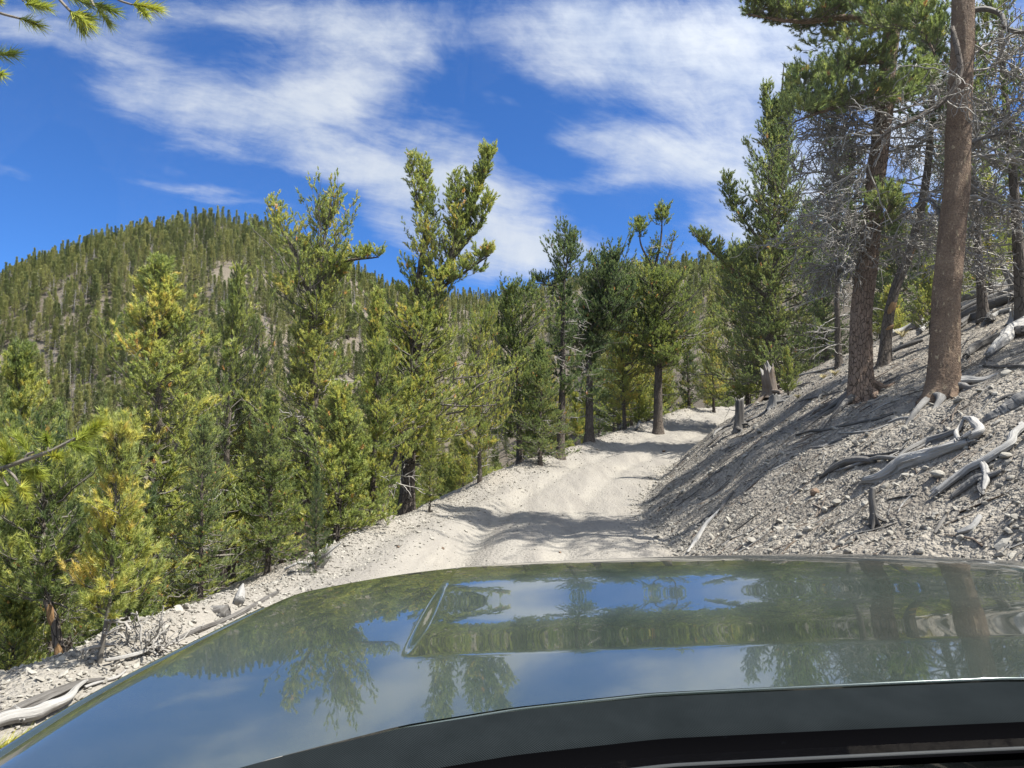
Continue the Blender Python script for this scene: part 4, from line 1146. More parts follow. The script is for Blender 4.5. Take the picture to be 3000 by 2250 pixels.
# thin dark branches and roots on the bank
sx_, sy_ = hit(*c6(342, 745))[:2]
thin = [
    ([('w', sx_ - .95, sy_ + .7), ('w', sx_ - .75, sy_ + .95), ('w', sx_ - .4, sy_ + .95), ('w', sx_ + .1, sy_ + 1.05), ('w', sx_ + .9, sy_ + 1.25)], .035, M_DEADD, 'long dark branch reaching down to the far road edge from the stumps'),
    ([('w', sx_ - .8, sy_ + .55), ('w', sx_ - .76, sy_ + .75), ('w', sx_ - .62, sy_ + .95)], .016, M_DEADD, 'short dark prong under the long branch at the far road edge'),
    ([(185, 800), (200, 765), (240, 740), (320, 715), (420, 690), (490, 650), (540, 605)], .040, M_DEAD, 'curved grey root winding past the charred stump foot'),
    ([(100, 880), (180, 850), (250, 800), (320, 775)], .018, M_DEAD, 'thin grey root below the curved root'),
    ([(28, 1505), (80, 1430), (140, 1340), (230, 1240)], .035, M_DEADP, 'pale stick standing out of the bank foot by the road'),
    ([(225, 1250), (260, 1200), (310, 1130)], .030, M_DEADD, 'dark upper half of a broken stick above the pale stick'),
    ([(10, 1450), (60, 1370), (130, 1295), (230, 1235)], .016, M_DEADD, 'thin dark twig running beside the pale stick'),
    ([(690, 785), (780, 765), (860, 755), (980, 730), (1100, 705), (1200, 690), (1280, 655)], .028, M_DEADD, 'long dark root in the middle of the bank'),
    ([(770, 862), (840, 862), (900, 835), (975, 815)], .024, M_DEAD, 'grey forked twig below the long dark root'),
    ([(950, 775), (1060, 775), (1150, 755), (1250, 720)], .016, M_DEADP, 'pale twig right under the long dark root'),
    ([(1250, 705), (1310, 690), (1390, 680)], .022, M_DEADP, 'short pale stub pointing at the nearest big trunk roots'),
    ([(1130, 655), (1230, 605), (1320, 560)], .012, M_DEADP, 'slim straight pale stick lying across the upper bank'),
    ([(630, 605), (760, 570), (900, 530), (1010, 500)], .022, M_DEADD, 'dark root running from the plated big trunk towards the stumps'),
    ([(1020, 915), (1120, 910), (1280, 890), (1400, 860)], .020, M_DEADD, 'dark stick lying just above the big driftwood log'),
    ([(500, 1005), (560, 990), (640, 950)], .014, M_DEADP, 'tiny pale branch on the lower bank under the grey forked twig'),
    ([(660, 405), (740, 375), (830, 330), (930, 320)], .045, M_DEADD, 'dark fallen branch pile stem beside the plated big trunk'),
    ([(680, 440), (800, 400), (900, 375), (990, 350)], .035, M_DEAD, 'grey fallen limb just below the dark branch by the plated big trunk'),
    ([(370, 560), (430, 555), (520, 540), (600, 505)], .045, M_DEAD, 'grey weathered limb linking the two stumps'),
    ([(390, 640), (440, 610), (500, 590)], .022, M_DEADD, 'small dark limb beside the charred stump'),
    ([(620, 505), (700, 485), (800, 470)], .020, M_DEAD, 'thin grey limb right of the splintered stump'),
    ([(1270, 280), (1340, 255), (1460, 210)], .055, M_DEADD, 'dark broken log between the two big trunks'),
    ([(1530, 1390), (1560, 1340), (1600, 1290)], .018, M_DEADD, 'dark stick poking out below the boulders'),
    ([(1670, 1385), (1740, 1365), (1790, 1320), (1810, 1290)], .030, M_DEADP, 'pale crooked stick low on the bank under the forked branch'),
    ([(1900, 590), (1950, 565), (2074, 530)], .025, M_DEADD, 'dark shaded branch above the half buried grey log'),
    ([(1240, 1180), (1330, 1165), (1430, 1155)], .010, M_DEADD, 'hair-thin twig below the big driftwood log'),
    ([(1310, 1255), (1350, 1190), (1400, 1150)], .011, M_DEADP, 'thin whitish twig hanging beneath the big driftwood log'),
]
def thin_branches():
    for p, rd, m_, lb in thin:
        log('branch', lb, 'branch', p, [rd * .55, rd, rd * .95, rd * .8], m_, c6, lift=rd * .6, n=9, groove=.12, seg=26, ragged=False, group='thin branches and roots on the bank')
thin_branches()
# standing dead stub under the big log
st_ = hit(*c6(1165, 1330))
e_ = empty('dead_stub', tuple(st_)); tag(e_, 'small black rotten stub standing under the lower end of the big log', 'stump')
tube_part(e_, 'trunk', [st_, st_ + (.01, .02, .14), hit(*c6(1165, 1330)) + (.0, .03, .30), st_ + (.02, .04, .40)], [.05, .04, .035, .03], M_DEADD, 10, .15)
for dx, dz in ((.09, .0), (-.06, .02), (.03, -.03)):
    x, y = st_[0] + dx, st_[1] - .08
    tube_part(e_, 'root', [st_ + (0, 0, .12), ((st_[0] + x) / 2, (st_[1] + y) / 2, gz((st_[0] + x) / 2, (st_[1] + y) / 2) + .05), (x, y, gz(x, y))], [.03, .022, .012], M_DEADD, 8)

def stump(label, foot, width_px, top_py, mat, top_mat, jag, roots, lean=(0, 0), seed=1):
    r = np.random.default_rng(seed)
    p = hit(*foot); D = p[1]
    rad = width_px / F * D / 2; h = (foot[1] - top_py) / F * D
    e = empty('stump', tuple(p)); tag(e, label, 'stump')
    n = 30; m = 14; g = Geo(); V = []; UV = []
    tops = 1 - jag * np.clip(np.abs(np.interp(np.arange(n) * 2 * PI / n, np.linspace(0, 2 * PI, 9), np.append(r.uniform(0, 1, 8), [.4]))) + r.normal(0, .18, n), 0, 1.3)
    for i in range(m):
        s = i / (m - 1)
        for j in range(n):
            a = 2 * PI * j / n
            rr = rad * (1 + .55 * math.exp(-s * h / .12)) * (1 - .15 * s) * (1 + .08 * math.sin(a * 3 + seed) + .05 * math.sin(a * 7 + s * 3))
            z = -.08 + (h * tops[j] + .08) * s
            V.append((math.cos(a) * rr + lean[0] * z, math.sin(a) * rr + lean[1] * z, z)); UV.append((a * rad, z))
    q = [(i * n + j, i * n + (j + 1) % n, (i + 1) * n + (j + 1) % n, (i + 1) * n + j) for i in range(m - 1) for j in range(n)]
    # hollow ragged inside
    b0 = len(V)
    for j in range(n):
        a = 2 * PI * j / n; V.append((math.cos(a) * rad * .55 + lean[0] * h * .6, math.sin(a) * rad * .55 + lean[1] * h * .6, h * tops[j] - rad * .5)); UV.append((a * rad, h))
    V.append((lean[0] * h * .5, lean[1] * h * .5, h * tops.mean() * .75)); UV.append((0, h))
    q2 = [((m - 1) * n + j, (m - 1) * n + (j + 1) % n, b0 + (j + 1) % n, b0 + j) for j in range(n)]
    t2 = [(b0 + j, b0 + (j + 1) % n, b0 + n) for j in range(n)]
    g.add(V, quads=q + [], uv=UV)
    g.q.append((np.array(q2), 1)); g.t.append((np.array(t2), 1))
    g.build('trunk', [mat, top_mat], e)
    for a in roots: root_from(e, R(a), rad * 2.6, rad * .35, mat, h * .12, rad * .8)
    return e
stump('short charred stump with a pale chopped top, nearest the road on the bank', c6(342, 745), 9.5, c6(340, 545)[1], M_DEADD, M_DEADP, .16, (-40, 20, -100), (.05, 0), 3)
s2 = stump('taller splintered brown stump behind the charred stump', c6(540, 540), 15, c6(505, 300)[1], M_STUMPB, M_DEAD, .55, (-160, -20, -80), (-.12, 0), 6)
stump('low grey root stump beside the splintered brown stump', c6(560, 600), 12, c6(555, 525)[1], M_DEAD, M_DEADP, .3, (-20, -140, -70, 40), (0, 0), 8)
stump('squat brown stump behind the scarred leaning pine', c5(1150, 1590), 15.5, c5(1150, 1455)[1], M_STUMPB, M_DEADD, .35, (-60, -120), (.1, 0), 9)
us = stump('upturned dark root stump with tall splinters above the fallen logs', c5(1635, 1420), 12, c5(1645, 1235)[1], M_STUMPB, M_DEADD, .7, (-100, -160, -20), (.1, 0), 12)
stump('bleached jagged stump with white splinters beside the stout pale log', c5(1630, 1560), 15, c5(1625, 1475)[1], M_DEADP, M_DEADP, .6, (-120, -30), (0, 0), 14)
# broken grey pole leaning on the upturned stump
tube_part(us, 'splinter', [unproj(*c5(1550, 1290), us.location[1] - .1), unproj(*c5(1585, 1340), us.location[1] - .15), unproj(*c5(1625, 1405), us.location[1] - .2)], [.05, .09, .10], M_DEAD, 10, .15)
# dry brush behind the splintered stump
bb = hit(*c6(455, 545)); bb = bb + np.array([0, .6, 0]); bb[2] = gz(bb[0], bb[1])
g = Geo()
for i in range(14):
    dead_limb(g, np.array([0, 0, .0]), (r_.normal(0, .6), r_.normal(0, .4), 1), r_.uniform(.5, 1.0), r_, .012, 1, 0, .15, .02, 6, 5)
o = g.build('dry_bush', [M_DBR]); o.location = tuple(bb); tag(o, 'grey leafless brush beside the splintered brown stump', 'bush')
# dry grass tufts
M_GRASS = mat_simple('dry_grass', (.42, .36, .19), .7, spec=.2)
def grass(foot, w, lb):
    p = hit(*foot); g = Geo(); s = w / F * p[1]
    for i in range(46):
        a = r_.uniform(0, 6.28); t = r_.uniform(.15, .9); L = s * r_.uniform(.5, 1)
        d = np.array([math.cos(a) * t, math.sin(a) * t, 1]); b = np.array([math.cos(a), math.sin(a), 0]) * s * .08
        g.tubes(np.array([b, b + d * L * .5, b + d * L + np.array([math.cos(a), math.sin(a), -.6]) * L * .2]), np.array([.006, .005, .001]), 3)
    o = g.build('grass_tuft', [M_GRASS]); o.location = tuple(p); tag(o, lb, 'grass tuft', 'dry grass tufts on the bank')
for ft, w, lb in ((c6(905, 305), 12, 'straw-coloured grass tuft tallest beside the plated big trunk'), (c6(785, 350), 8, 'smaller straw-coloured grass tuft further from the plated big trunk'), (c6(925, 415), 7, 'low grass tuft in front of the fallen grey limb'),
                  (c6(855, 435), 6, 'faint grass tuft left of the low one on the bank'), (c6(1335, 185), 10, 'greenish grass tuft at the foot of the scarred leaning pine'), (c6(700, 555), 5, 'tiny dry grass tuft on bare gravel between the stumps and the plated big trunk')):
    grass(ft, w, lb)

# ---- left of the road
c2 = lambda x, y: (.2314 * x, 384 + .2314 * y)
e_ = empty('driftwood_log', tuple(hit(*c2(0, 1500)))); tag(e_, 'pale twisted log in the hollow of the gravel ridge, lower corner', 'log', 'driftwood left of the road')
log('', '', '', [(-60, 1520), (40, 1490), (130, 1470), (210, 1440), (280, 1410), (330, 1355), (365, 1325)], [.034, .038, .040, .036, .026, .018, .012], M_DEADP, c2, root=e_, part='trunk', lift=.06, groove=.16)
log('', '', '', [(90, 1490), (85, 1460), (68, 1445)], [.016, .014, .008], M_DEADP, c2, root=e_, part='limb', lift=.06)
log('driftwood_log', 'dark fibrous log lying behind the pale twisted log', 'log', [(-40, 1480), (60, 1440), (150, 1400), (260, 1350), (330, 1325), (440, 1300)], [.02, .032, .036, .034, .024, .01], M_DEADD, c2, lift=.03, groove=.2, group='driftwood left of the road')
log('driftwood_branch', 'pale thin pole at the foot of the slender sapling', 'branch', [(365, 1325), (430, 1305), (500, 1285), (545, 1250)], [.011, .012, .011, .006], M_DEADP, c2, lift=.02, ragged=False, group='driftwood left of the road')
log('driftwood_branch', 'bleached pole lying from the branch heap towards the sapling', 'branch', [(455, 1225), (540, 1212), (620, 1185), (690, 1150)], [.011, .014, .016, .018], M_DEADP, c2, lift=.05, ragged=False, group='driftwood left of the road')
e_ = empty('driftwood_log', tuple(hit(*c2(960, 1035)))); tag(e_, 'splintered grey root flaring out over the slope at the road edge', 'log', 'driftwood left of the road')
base_ = hit(*c2(975, 1010))
for i, (x, y, rd) in enumerate(((720, 990, .02), (735, 1005, .03), (750, 975, .025), (790, 985, .035), (850, 1050, .03))):
    a_ = unproj(*c2(x, y), base_[1] + .2); m1 = unproj(*c2(870, 998 + i * 4), base_[1] + .1)
    tube_part(e_, 'limb', [base_ + (0, 0, .04), m1, (m1 + a_) / 2 + (0, 0, .02), a_], [.07, .07, rd * 1.3, rd * .5], M_DEAD if i % 2 else M_DEADD, 12, .2, 30)
log('driftwood_log', 'long straight pole half buried along the road edge', 'log', [(690, 1160), (820, 1085), (960, 1030), (1090, 965), (1200, 905)], [.018, .022, .024, .024, .018], M_DEADD, c2, lift=.015, group='driftwood left of the road')
log('driftwood_branch', 'upright pale splinter beside the straight pole', 'branch', [(1035, 965), (1045, 930), (1050, 890)], [.05, .035, .01], M_DEADP, c2, lift=.06, ragged=False, group='driftwood left of the road')
hp = hit(*c2(640, 1170)); g = Geo()
for i in range(20):
    dead_limb(g, np.array([r_.normal(0, .11), r_.normal(0, .08), 0]), (r_.normal(0, .8), r_.normal(0, .5), r_.uniform(.1, 1)), r_.uniform(.12, .30), r_, .007, 1, 0, .3, -.05, 4, 5)
o = g.build('brush_heap', [M_DBR]); o.location = tuple(hp); tag(o, 'heap of grey dead branches beside the road edge pole', 'brush heap')
e_ = empty('snag_root', tuple(hit(*c2(1370, 790)))); tag(e_, 'white antler-like snag root at the road edge', 'dead root')
b_ = np.array(e_.location)
for tx, ty, rd in ((1340, 745, .035), (1375, 735, .04), (1415, 690, .03), (1440, 700, .03), (1475, 685, .025), (1300, 800, .03), (1230, 800, .02)):
    a_ = unproj(*c2(tx, ty), b_[1] + r_.uniform(-.2, .3))
    tube_part(e_, 'prong', [b_ + r_.normal(0, .03, 3), (b_ + a_) / 2 + r_.normal(0, .05, 3), a_], [rd * 1.4, rd, .008], M_DEADP, 9, .12)
lb_ = hit(640, 425); log('driftwood_log', 'grey log lying on the road shoulder near the crest', 'log', [(636, 431), (648, 421), (660, 416), (664, 409)], [.06, .14, .13, .03], M_DEAD, None, lift=.08)
# orange wound on the bent trunk
bp = [o for o in bpy.data.objects if o.get('label', '').startswith('bushy pine with a bent')][0]
zb = np.array(bp.location)
DB = 6.7
bt = px_base(68, DB)
e_ = empty('bent_trunk_pine', tuple(bt))
tr = Geo(); Pb = spline(np.array([unproj(70, 684, DB), unproj(66, 672, DB), unproj(61, 652, DB), unproj(57, 634, DB), unproj(54, 618, DB), unproj(47, 601, DB), unproj(44, 565, DB)]) - bt, 30)
tr.tubes(Pb, np.interp(np.linspace(0, 1, 30), [0, .12, 1], [.085, .048, .022]), 14, rough=lambda a, v: 1 + .08 * np.sin(a * 3 + v * 5) + .05 * np.sin(a * 5 - v * 9))
tr.build('trunk', [M_BARK], e_)
cg, tg2 = Geo(), Geo()
grow(tg2, cg, dict(ctrl=[Pb[20], Pb[29], Pb[29] + np.array([-.1, .1, .7])], r0=.024, r1=.008, lo=.0, hi=1, rad=.62, nb=60, tw=8, shape='round', flare=False, el=(-10, 55)), np.random.default_rng(4), .085, TUFT_NEAR, 4)
tg2.build('limb', [M_BARK, M_TWIG], e_); cg.build('crown', [M_FOL, M_TWIG], e_, flat_mats=(0,))
scar(e_, unproj(65, 669, DB), unproj(59, 645, DB), .049, R(-130), R(-50), M_ORANGE)
scar(e_, unproj(55, 622, DB), unproj(50, 606, DB), .036, R(-135), R(-50), M_ORANGE)
tag(e_, 'bent pine trunk with an orange wound, rooted behind the gravel ridge', 'pine tree', G_SL)
bp['label'] = 'bushy pine directly behind the bent trunk with the orange wound'

# ------------------------------------------------------------------ near pine whose boughs reach in from the side
NR = np.array([-3.75, 2.3, 0]); NR[2] = gz(NR[0], NR[1]) - .05
npine = empty('roadside_pine', tuple(NR))
tag(npine, 'roadside pine close by, its needle boughs reaching in from the picture edge', 'pine tree')
g = Geo(); trunk_p = spline([(0, 0, 0), (.05, .02, 1.8), (-.05, .1, 4.2)], 20)
g.tubes(trunk_p, np.linspace(.12, .05, 20), 14, rough=lambda a, v: 1 + .06 * np.sin(a * 3 + v * 3)); g.build('trunk', [M_BARK], npine)
M_BOUGH = mat_simple('young_grey_bark', (.17, .15, .125), .8, spec=.2)
def bough(D, runs, tufts, thick):
    b = empty('bough', (0, 0, 0)); 
    gb, gn = Geo(), Geo()
    for pts, rr_ in runs:
        P = np.array([unproj(p[0], p[1], D + (p[2] if len(p) > 2 else 0)) if len(p) < 4 else np.array(p[1:]) + NR for p in pts]) - NR
        g_ = spline(P, 22); gb.tubes(g_, np.linspace(rr_[0], rr_[1], 22), 8)
    r = np.random.default_rng(int(D * 100) + len(tufts))
    P, Dr, S_ = [], [], []
    for x0, y0, x1, y1, s in tufts:
        a_ = unproj(x0, y0, D + r.uniform(-.05, .05)); c_ = unproj(x1, y1, D + r.uniform(-.06, .06))
        P.append(a_ - NR); Dr.append(c_ - a_); S_.append(s * (1.25 if D > 2.9 else 1.05))
    add_tufts(gn, np.array(P), np.array(Dr), np.array(S_), r.uniform(.45, .80, len(P)), TUFT_FINE, r, 0)
    bpy.data.objects.remove(b)
    o = gb.build('bough', [M_BOUGH], npine); gn.build('needles', [M_NEED], o, flat_mats=(0,))
T0 = lambda z: (0, .03, .02, z)
bough(3.0, [
    ([T0(3.0), (-120, -60), (-30, -48), (60, -40), (125, -30)], (.03, .010)), ([(-60, -50), (-20, 4), (0, 13), (20, 18.5)], (.010, .005)), ([(30, -42), (60, 0), (71, 12)], (.009, .005)),
    ([(70, -40), (88, -6), (94, 6)], (.009, .005)), ([(100, -34), (119, 0), (132, 4.6)], (.009, .004)), ([(-90, -30), (-40, 45), (-6, 54)], (.010, .005)), ([(-90, 0), (-40, 66), (-8, 73)], (.010, .005)), ([(0, -45), (18, -10), (23, 1)], (.008, .004))],
    [(20, 18, 44, 27, .088), (22, -2, 55, 10, .09), (25, 4, 50, 8, .08), (71, 12, 97, 31, .09), (76, 12, 100, 22, .085), (70, 10, 84, 32, .08), (93, 3, 116, 12, .085), (97, 6, 108, 22, .07), (132, 4, 160, 9, .088), (136, 5, 152, 20, .075), (64, -6, 84, 2, .08), (-6, 54, 24, 54, .088), (-8, 73, 6, 75, .08), (-12, 0, 8, 2, .06)], .02)
bough(2.8, [
    ([T0(1.1), (-90, 520), (-30, 480), (4, 468), (26, 460), (36, 459), (46, 454), (68, 442), (82, 435)], (.024, .006)), ([(24, 461), (27, 455), (34, 452)], (.006, .004)), ([(48, 453), (48, 447)], (.005, .004)), ([(6, 468), (14, 476), (22, 488)], (.006, .004)), ([(0, 470), (4, 480), (8, 486)], (.006, .004))],
    [(70, 443, 84, 436, .095), (76, 440, 94, 430, .095), (82, 436, 101, 424, .092), (66, 444, 84, 449, .08), (88, 433, 104, 421, .08), (49, 446, 44, 432, .085), (29, 452, 20, 440, .075), (14, 463, 4, 446, .09), (6, 466, 12, 448, .08),
     (34, 466, 40, 472, .09), (36, 468, 28, 480, .07), (20, 470, 30, 474, .085), (50, 455, 62, 458, .085), (20, 487, 29, 488, .085), (17, 485, 25, 494, .07), (2, 473, -8, 478, .09), (0, 496, 4, 500, .09), (-8, 470, -14, 455, .09), (-10, 480, -2, 490, .09)], .02)
bough(2.5, [([T0(.7), (-90, 720), (-30, 752), (8, 756)], (.016, .006)), ([(-30, 753), (-6, 772), (30, 764)], (.010, .005))],
      [(-6, 750, 10, 744, .10), (2, 752, 18, 748, .10), (8, 758, 20, 764, .09), (30, 764, 46, 750, .10), (24, 768, 40, 762, .09), (4, 756, -4, 768, .09), (12, 760, 14, 774, .09)], .02)

# ------------------------------------------------------------------ the car
def car():
    M_PAINT, nt, out = new_mat('dark_green_grey_metallic_paint'); k = NT(nt)
    b = k.n('ShaderNodeBsdfPrincipled', **{'Base Color': (.036, .052, .044, 1), 'Metallic': .30, 'Roughness': .18, 'Coat Weight': 1.0, 'Coat Roughness': .015, 'Coat IOR': 1.75})
    tc = k.n('ShaderNodeTexCoord')
    dust = k.noise(tc.outputs['Object'], 9, 6, .7)
    b2 = k.n('ShaderNodeBsdfDiffuse', Color=(.42, .40, .36, 1))
    mx = k.n('ShaderNodeMixShader', Fac=k.mapr(dust, .35, .8, .006, .030))
    nt.links.new(b.outputs[0], mx.inputs[1]); nt.links.new(b2.outputs[0], mx.inputs[2]); nt.links.new(mx.outputs[0], out.inputs[0])
    M_PLAS, nt, out = new_mat('woven_black_plastic'); k = NT(nt)
    tc = k.n('ShaderNodeTexCoord')
    w1 = k.n('ShaderNodeTexWave', Scale=190.0); w1.wave_type = 'BANDS'; w1.bands_direction = 'DIAGONAL'; k.put(w1.inputs['Vector'], tc.outputs['Object'])
    nz = k.noise(tc.outputs['Object'], 14, 4, .6)
    cc = k.mix(k.math('MULTIPLY', w1.outputs['Fac'], nz), (.007, .009, .010, 1), (.026, .031, .034, 1))
    b = k.n('ShaderNodeBsdfPrincipled', **{'Base Color': cc, 'Roughness': .8, 'Specular IOR Level': .0, 'Normal': k.bump(w1.outputs['Fac'], .35, .002)})
    nt.links.new(b.outputs[0], out.inputs[0])
    M_BLK = mat_simple('black_dashboard', (.0018, .0018, .002), .8, spec=.02)
    M_RUB = mat_simple('black_rubber', (.0025, .0025, .003), .8, spec=.0)
    M_SEAL = mat_simple('grey_glass_edge', (.035, .038, .04), .6, spec=.1)
    M_GL, nt, out = new_mat('windscreen_glass'); k = NT(nt)
    tr = k.n('ShaderNodeBsdfTransparent', Color=(.955, .965, .96, 1)); gl = k.n('ShaderNodeBsdfGlossy', Roughness=0.0)
    tg = k.n('ShaderNodeTexCoord'); vs = k.n('ShaderNodeTexVoronoi', Scale=15.0); k.put(vs.inputs['Vector'], tg.outputs['Object'])
    vr = k.math('MULTIPLY', k.math('POWER', vs.outputs['Color'], 3.0), .075)
    spot = k.math('MULTIPLY', k.mapr(k.math('SUBTRACT', vr, vs.outputs['Distance']), 0.0, .02), .16)
    df = k.n('ShaderNodeBsdfDiffuse', Color=(.55, .55, .52, 1)); m0 = k.n('ShaderNodeMixShader', Fac=spot)
    fr = k.n('ShaderNodeFresnel', IOR=1.45); mx = k.n('ShaderNodeMixShader', Fac=k.math('MULTIPLY', fr.outputs[0], .4))
    nt.links.new(tr.outputs[0], m0.inputs[1]); nt.links.new(df.outputs[0], m0.inputs[2])
    nt.links.new(m0.outputs[0], mx.inputs[1]); nt.links.new(gl.outputs[0], mx.inputs[2]); nt.links.new(mx.outputs[0], out.inputs[0])
    c = empty('pickup_truck', (0.42, 1.0, 0.02)); tag(c, 'dark green-grey truck seen from behind its windscreen over the glossy hood', 'truck')
    OFF = np.array([0.42, 1.0, 0.02])
    ZB = -.283; RO = .03
    zpl = lambda x: ZB + RO * (x - .1)
    rear_px = [(60, 815), (190, 768), (273, 747), (403, 719), (514, 704), (648, 692), (818, 685)]
    rx, ry = [], []
    for p in rear_px:
        a, b_ = ray(*p); Y = (ZB - RO * .1) / (b_ - RO * a); rx.append(a * Y); ry.append(Y)
    cx = .46
    xs = rx + [cx + .12] + [2 * cx - x for x in rx[::-1] if 2 * cx - x > cx + .2]; ys = ry + [ry[-1] + .008] + [y for x, y in zip(rx[::-1], ry[::-1]) if 2 * cx - x > cx + .2]
    Yr = lambda x: np.interp(x, xs, ys)
    hwid = .962
    # length profiles: slope in degrees along y
    yg = np.linspace(.5, 2.3, 361)
    sl_p = np.interp(yg, [.5, 1.05, 1.3, 1.5, 1.7, 1.9, 2.05, 2.2], [2.2, 2.2, 1.8, .6, -.8, -3.2, -6.5, -10])
    sl_b = np.interp(yg, [.5, 1.105, 1.112, 1.26, 1.36, 1.46, 1.56, 1.66, 1.80, 1.95, 2.1, 2.2], [2.2, 2.2, -2.4, -2.0, 0.6, 3.6, 4.0, 2.2, -1.6, -4.5, -8, -12])
    kk = np.exp(-np.linspace(-2, 2, 33) ** 2); kk /= kk.sum(); ks = yg > 1.112; sm_ = np.convolve(np.concatenate([np.full(16, -2.4), sl_b[ks], np.full(16, -12.0)]), kk, 'valid'); sl_b[ks] = sm_
    zp = np.cumsum(np.tan(np.radians(sl_p))) * (yg[1] - yg[0]); zb_ = np.cumsum(np.tan(np.radians(sl_b))) * (yg[1] - yg[0])
    z0 = np.interp(.93, yg, zp); zp -= z0; zb_ -= z0
    sx = np.concatenate([np.linspace(-1, -.88, 16)[:-1], np.linspace(-.88, -.65, 18)[:-1], np.linspace(-.65, -.58, 34)[:-1], np.linspace(-.58, .58, 60)[:-1], np.linspace(.58, .65, 34)[:-1], np.linspace(.65, .88, 18)[:-1], np.linspace(.88, 1, 16)])
    tt = np.linspace(0, 1, 110)
    SX, TT = np.meshgrid(sx, tt, indexing='ij')
    Yf = 2.16 - .10 * SX ** 2 - .38 * np.abs(SX) ** 5
    X = cx + SX * hwid
    for _ in range(3):
        Yrr = Yr(X); Y = Yrr + (Yf - Yrr) * TT
        X = cx + SX * (hwid + np.where(SX < 0, .055, .0) * sstep(1.5, .95, Y) - .03 * sstep(1.4, 2.1, Y))
    # bulge edge narrows a little towards the front
    eb = .622 - .02 * (Y - 1.1)
    XN = np.abs(X - cx) / .985
    mb = sstep(eb + .007, eb - .007, XN)
    corner = sstep(1.10, 1.30, Y) * sstep(2.1, 1.8, Y)
    Zp = np.interp(Y, yg, zp); Zb = np.interp(Y, yg, zb_)
    Z = zpl(X) + Zp * (1 - mb) + (Zb + .0 * corner) * mb
    Z -= .012 * SX ** 2 * 1.0
    Z -= .014 * np.clip((np.abs(SX) - .95) / .05, 0, 1) ** 2
    Z -= (.022 * SX ** 4 + .018 * np.clip(SX, 0, 1) ** 2) * sstep(1.3, 2.1, Y)
    Z -= .05 * np.clip((TT - .93) / .07, 0, 1) ** 2
    P = np.stack([X, Y, Z + H], -1) - OFF
    def grid(P, name, mat, parent=c, smooth=True, flip=False):
        m, n = P.shape[:2]; idx = np.arange(m * n).reshape(m, n)
        q = np.stack([idx[:-1, :-1], idx[1:, :-1], idx[1:, 1:], idx[:-1, 1:]], -1).reshape(-1, 4)
        if flip: q = q[:, ::-1]
        g = Geo(); g.add(P.reshape(-1, 3), quads=q); return g.build(name, [mat], parent, smooth)
    hood = grid(P, 'hood', M_PAINT)
    # rear lip of the hood, rolled down
    xr = cx + sx * hwid
    lip = []
    for dy, dz in ((0, 0), (-.001, -.0003), (-.0015, -.001), (-.0015, -.0032)):
        lip.append(np.stack([xr, Yr(xr) + dy, P[:, 0, 2] + OFF[2] + dz], -1) - OFF)
    grid(np.stack(lip, 1), 'hood_lip', M_PAINT, hood, flip=True)
    # fenders and doors, either side
    for sgn in (-1, 1):
        edge = P[0 if sgn < 0 else -1]          # (n,3)
        prof_ = [(.001, -.012), (.005, -.010), (.008, -.002), (.018, -.003), (.030, -.012), (.040, -.035), (.050, -.09), (.055, -.18), (.055, -.32), (.03, -.52), (.0, -.70)]
        rows = np.stack([edge + np.array([sgn * a, 0, b_]) for a, b_ in prof_], 1)
        grid(rows, 'fender', M_PAINT, flip=sgn > 0)
        e0 = edge[0]
        rows2 = np.stack([np.stack([e0 + np.array([sgn * a, dy, b_]) for a, b_ in prof_], 0) for dy in (0, -.5, -1.1, -1.7)], 0)
        grid(rows2, 'door', M_PAINT, flip=sgn < 0)
        # front pillar
        p0 = e0 + OFF + np.array([-sgn * .02, .02, 0]); p1 = np.array([cx + sgn * .70, .10, H + .46])
        g = Geo(); g.tubes(np.array([p0, (p0 + p1) / 2 + np.array([sgn * .02, 0, .03]), p1]) - OFF, np.array([.045, .04, .04]), 10); g.build('pillar', [M_PAINT], c)
        for wy in (1.55, -1.9):
            g = Geo(); th = np.linspace(0, 2 * PI, 33)
            wx = cx + sgn * .84
            ring = []
            for rr_, dx in ((.22, -.11), (.34, -.12), (.385, -.08), (.39, 0), (.385, .08), (.34, .12), (.22, .11)):
                ring.append(np.stack([np.full(33, wx + dx), wy + rr_ * np.cos(th), .40 + rr_ * np.sin(th)], -1) - OFF)
            w_ = empty('wheel', (0, 0, 0)); w_.parent = c
            grid(np.stack(ring, 1), 'tyre', M_RUB, w_)
            rim = np.stack([np.stack([np.full(33, wx + sgn * .09), wy + q_ * np.cos(th), .40 + q_ * np.sin(th)], -1) - OFF for q_ in (.03, .12, .22)], 1)
            grid(rim, 'rim', M_SEAL, w_)
    # front: nose panel down to the bumper
    fe = P[:, -1]
    rows = np.stack([fe + np.array([0, dy, dz]) for dy, dz in ((0, 0), (.02, -.03), (.03, -.10), (.03, -.35), (.08, -.42), (.08, -.65), (.0, -.72))], 1)
    grid(rows, 'bumper', M_PAINT)
    # cowl, dark trough, glass edge
    yw = lambda x: Yr(x) - .118
    def strip(fs, name, mat):
        rows = [np.stack([xr, Yr(xr) - d, zpl(xr) - .012 * sx ** 2 + H + dz], -1) - OFF for d, dz in fs]
        return grid(np.stack(rows, 1), name, mat, flip=True)
    strip(((.0012, -.0045), (.02, -.008), (.045, -.014), (.066, -.020), (.072, -.026)), 'cowl', M_PLAS)
    strip(((.072, -.026), (.080, -.050), (.105, -.052), (.118, -.040)), 'cowl_trough', M_RUB)
    sl = np.stack([xr, yw(xr), zpl(xr) - .012 * sx ** 2 + H - .036], -1) - OFF
    g = Geo(); g.tubes(sl, np.full(len(xr), .0024), 8); g.build('glass_seal', [M_SEAL], c)
    # windscreen
    top = np.stack([cx + sx * .70, .06 + .06 * (1 - sx ** 2), np.full(len(sx), H + .46)], -1) - OFF
    bot = sl + np.array([0, -.004, .002])
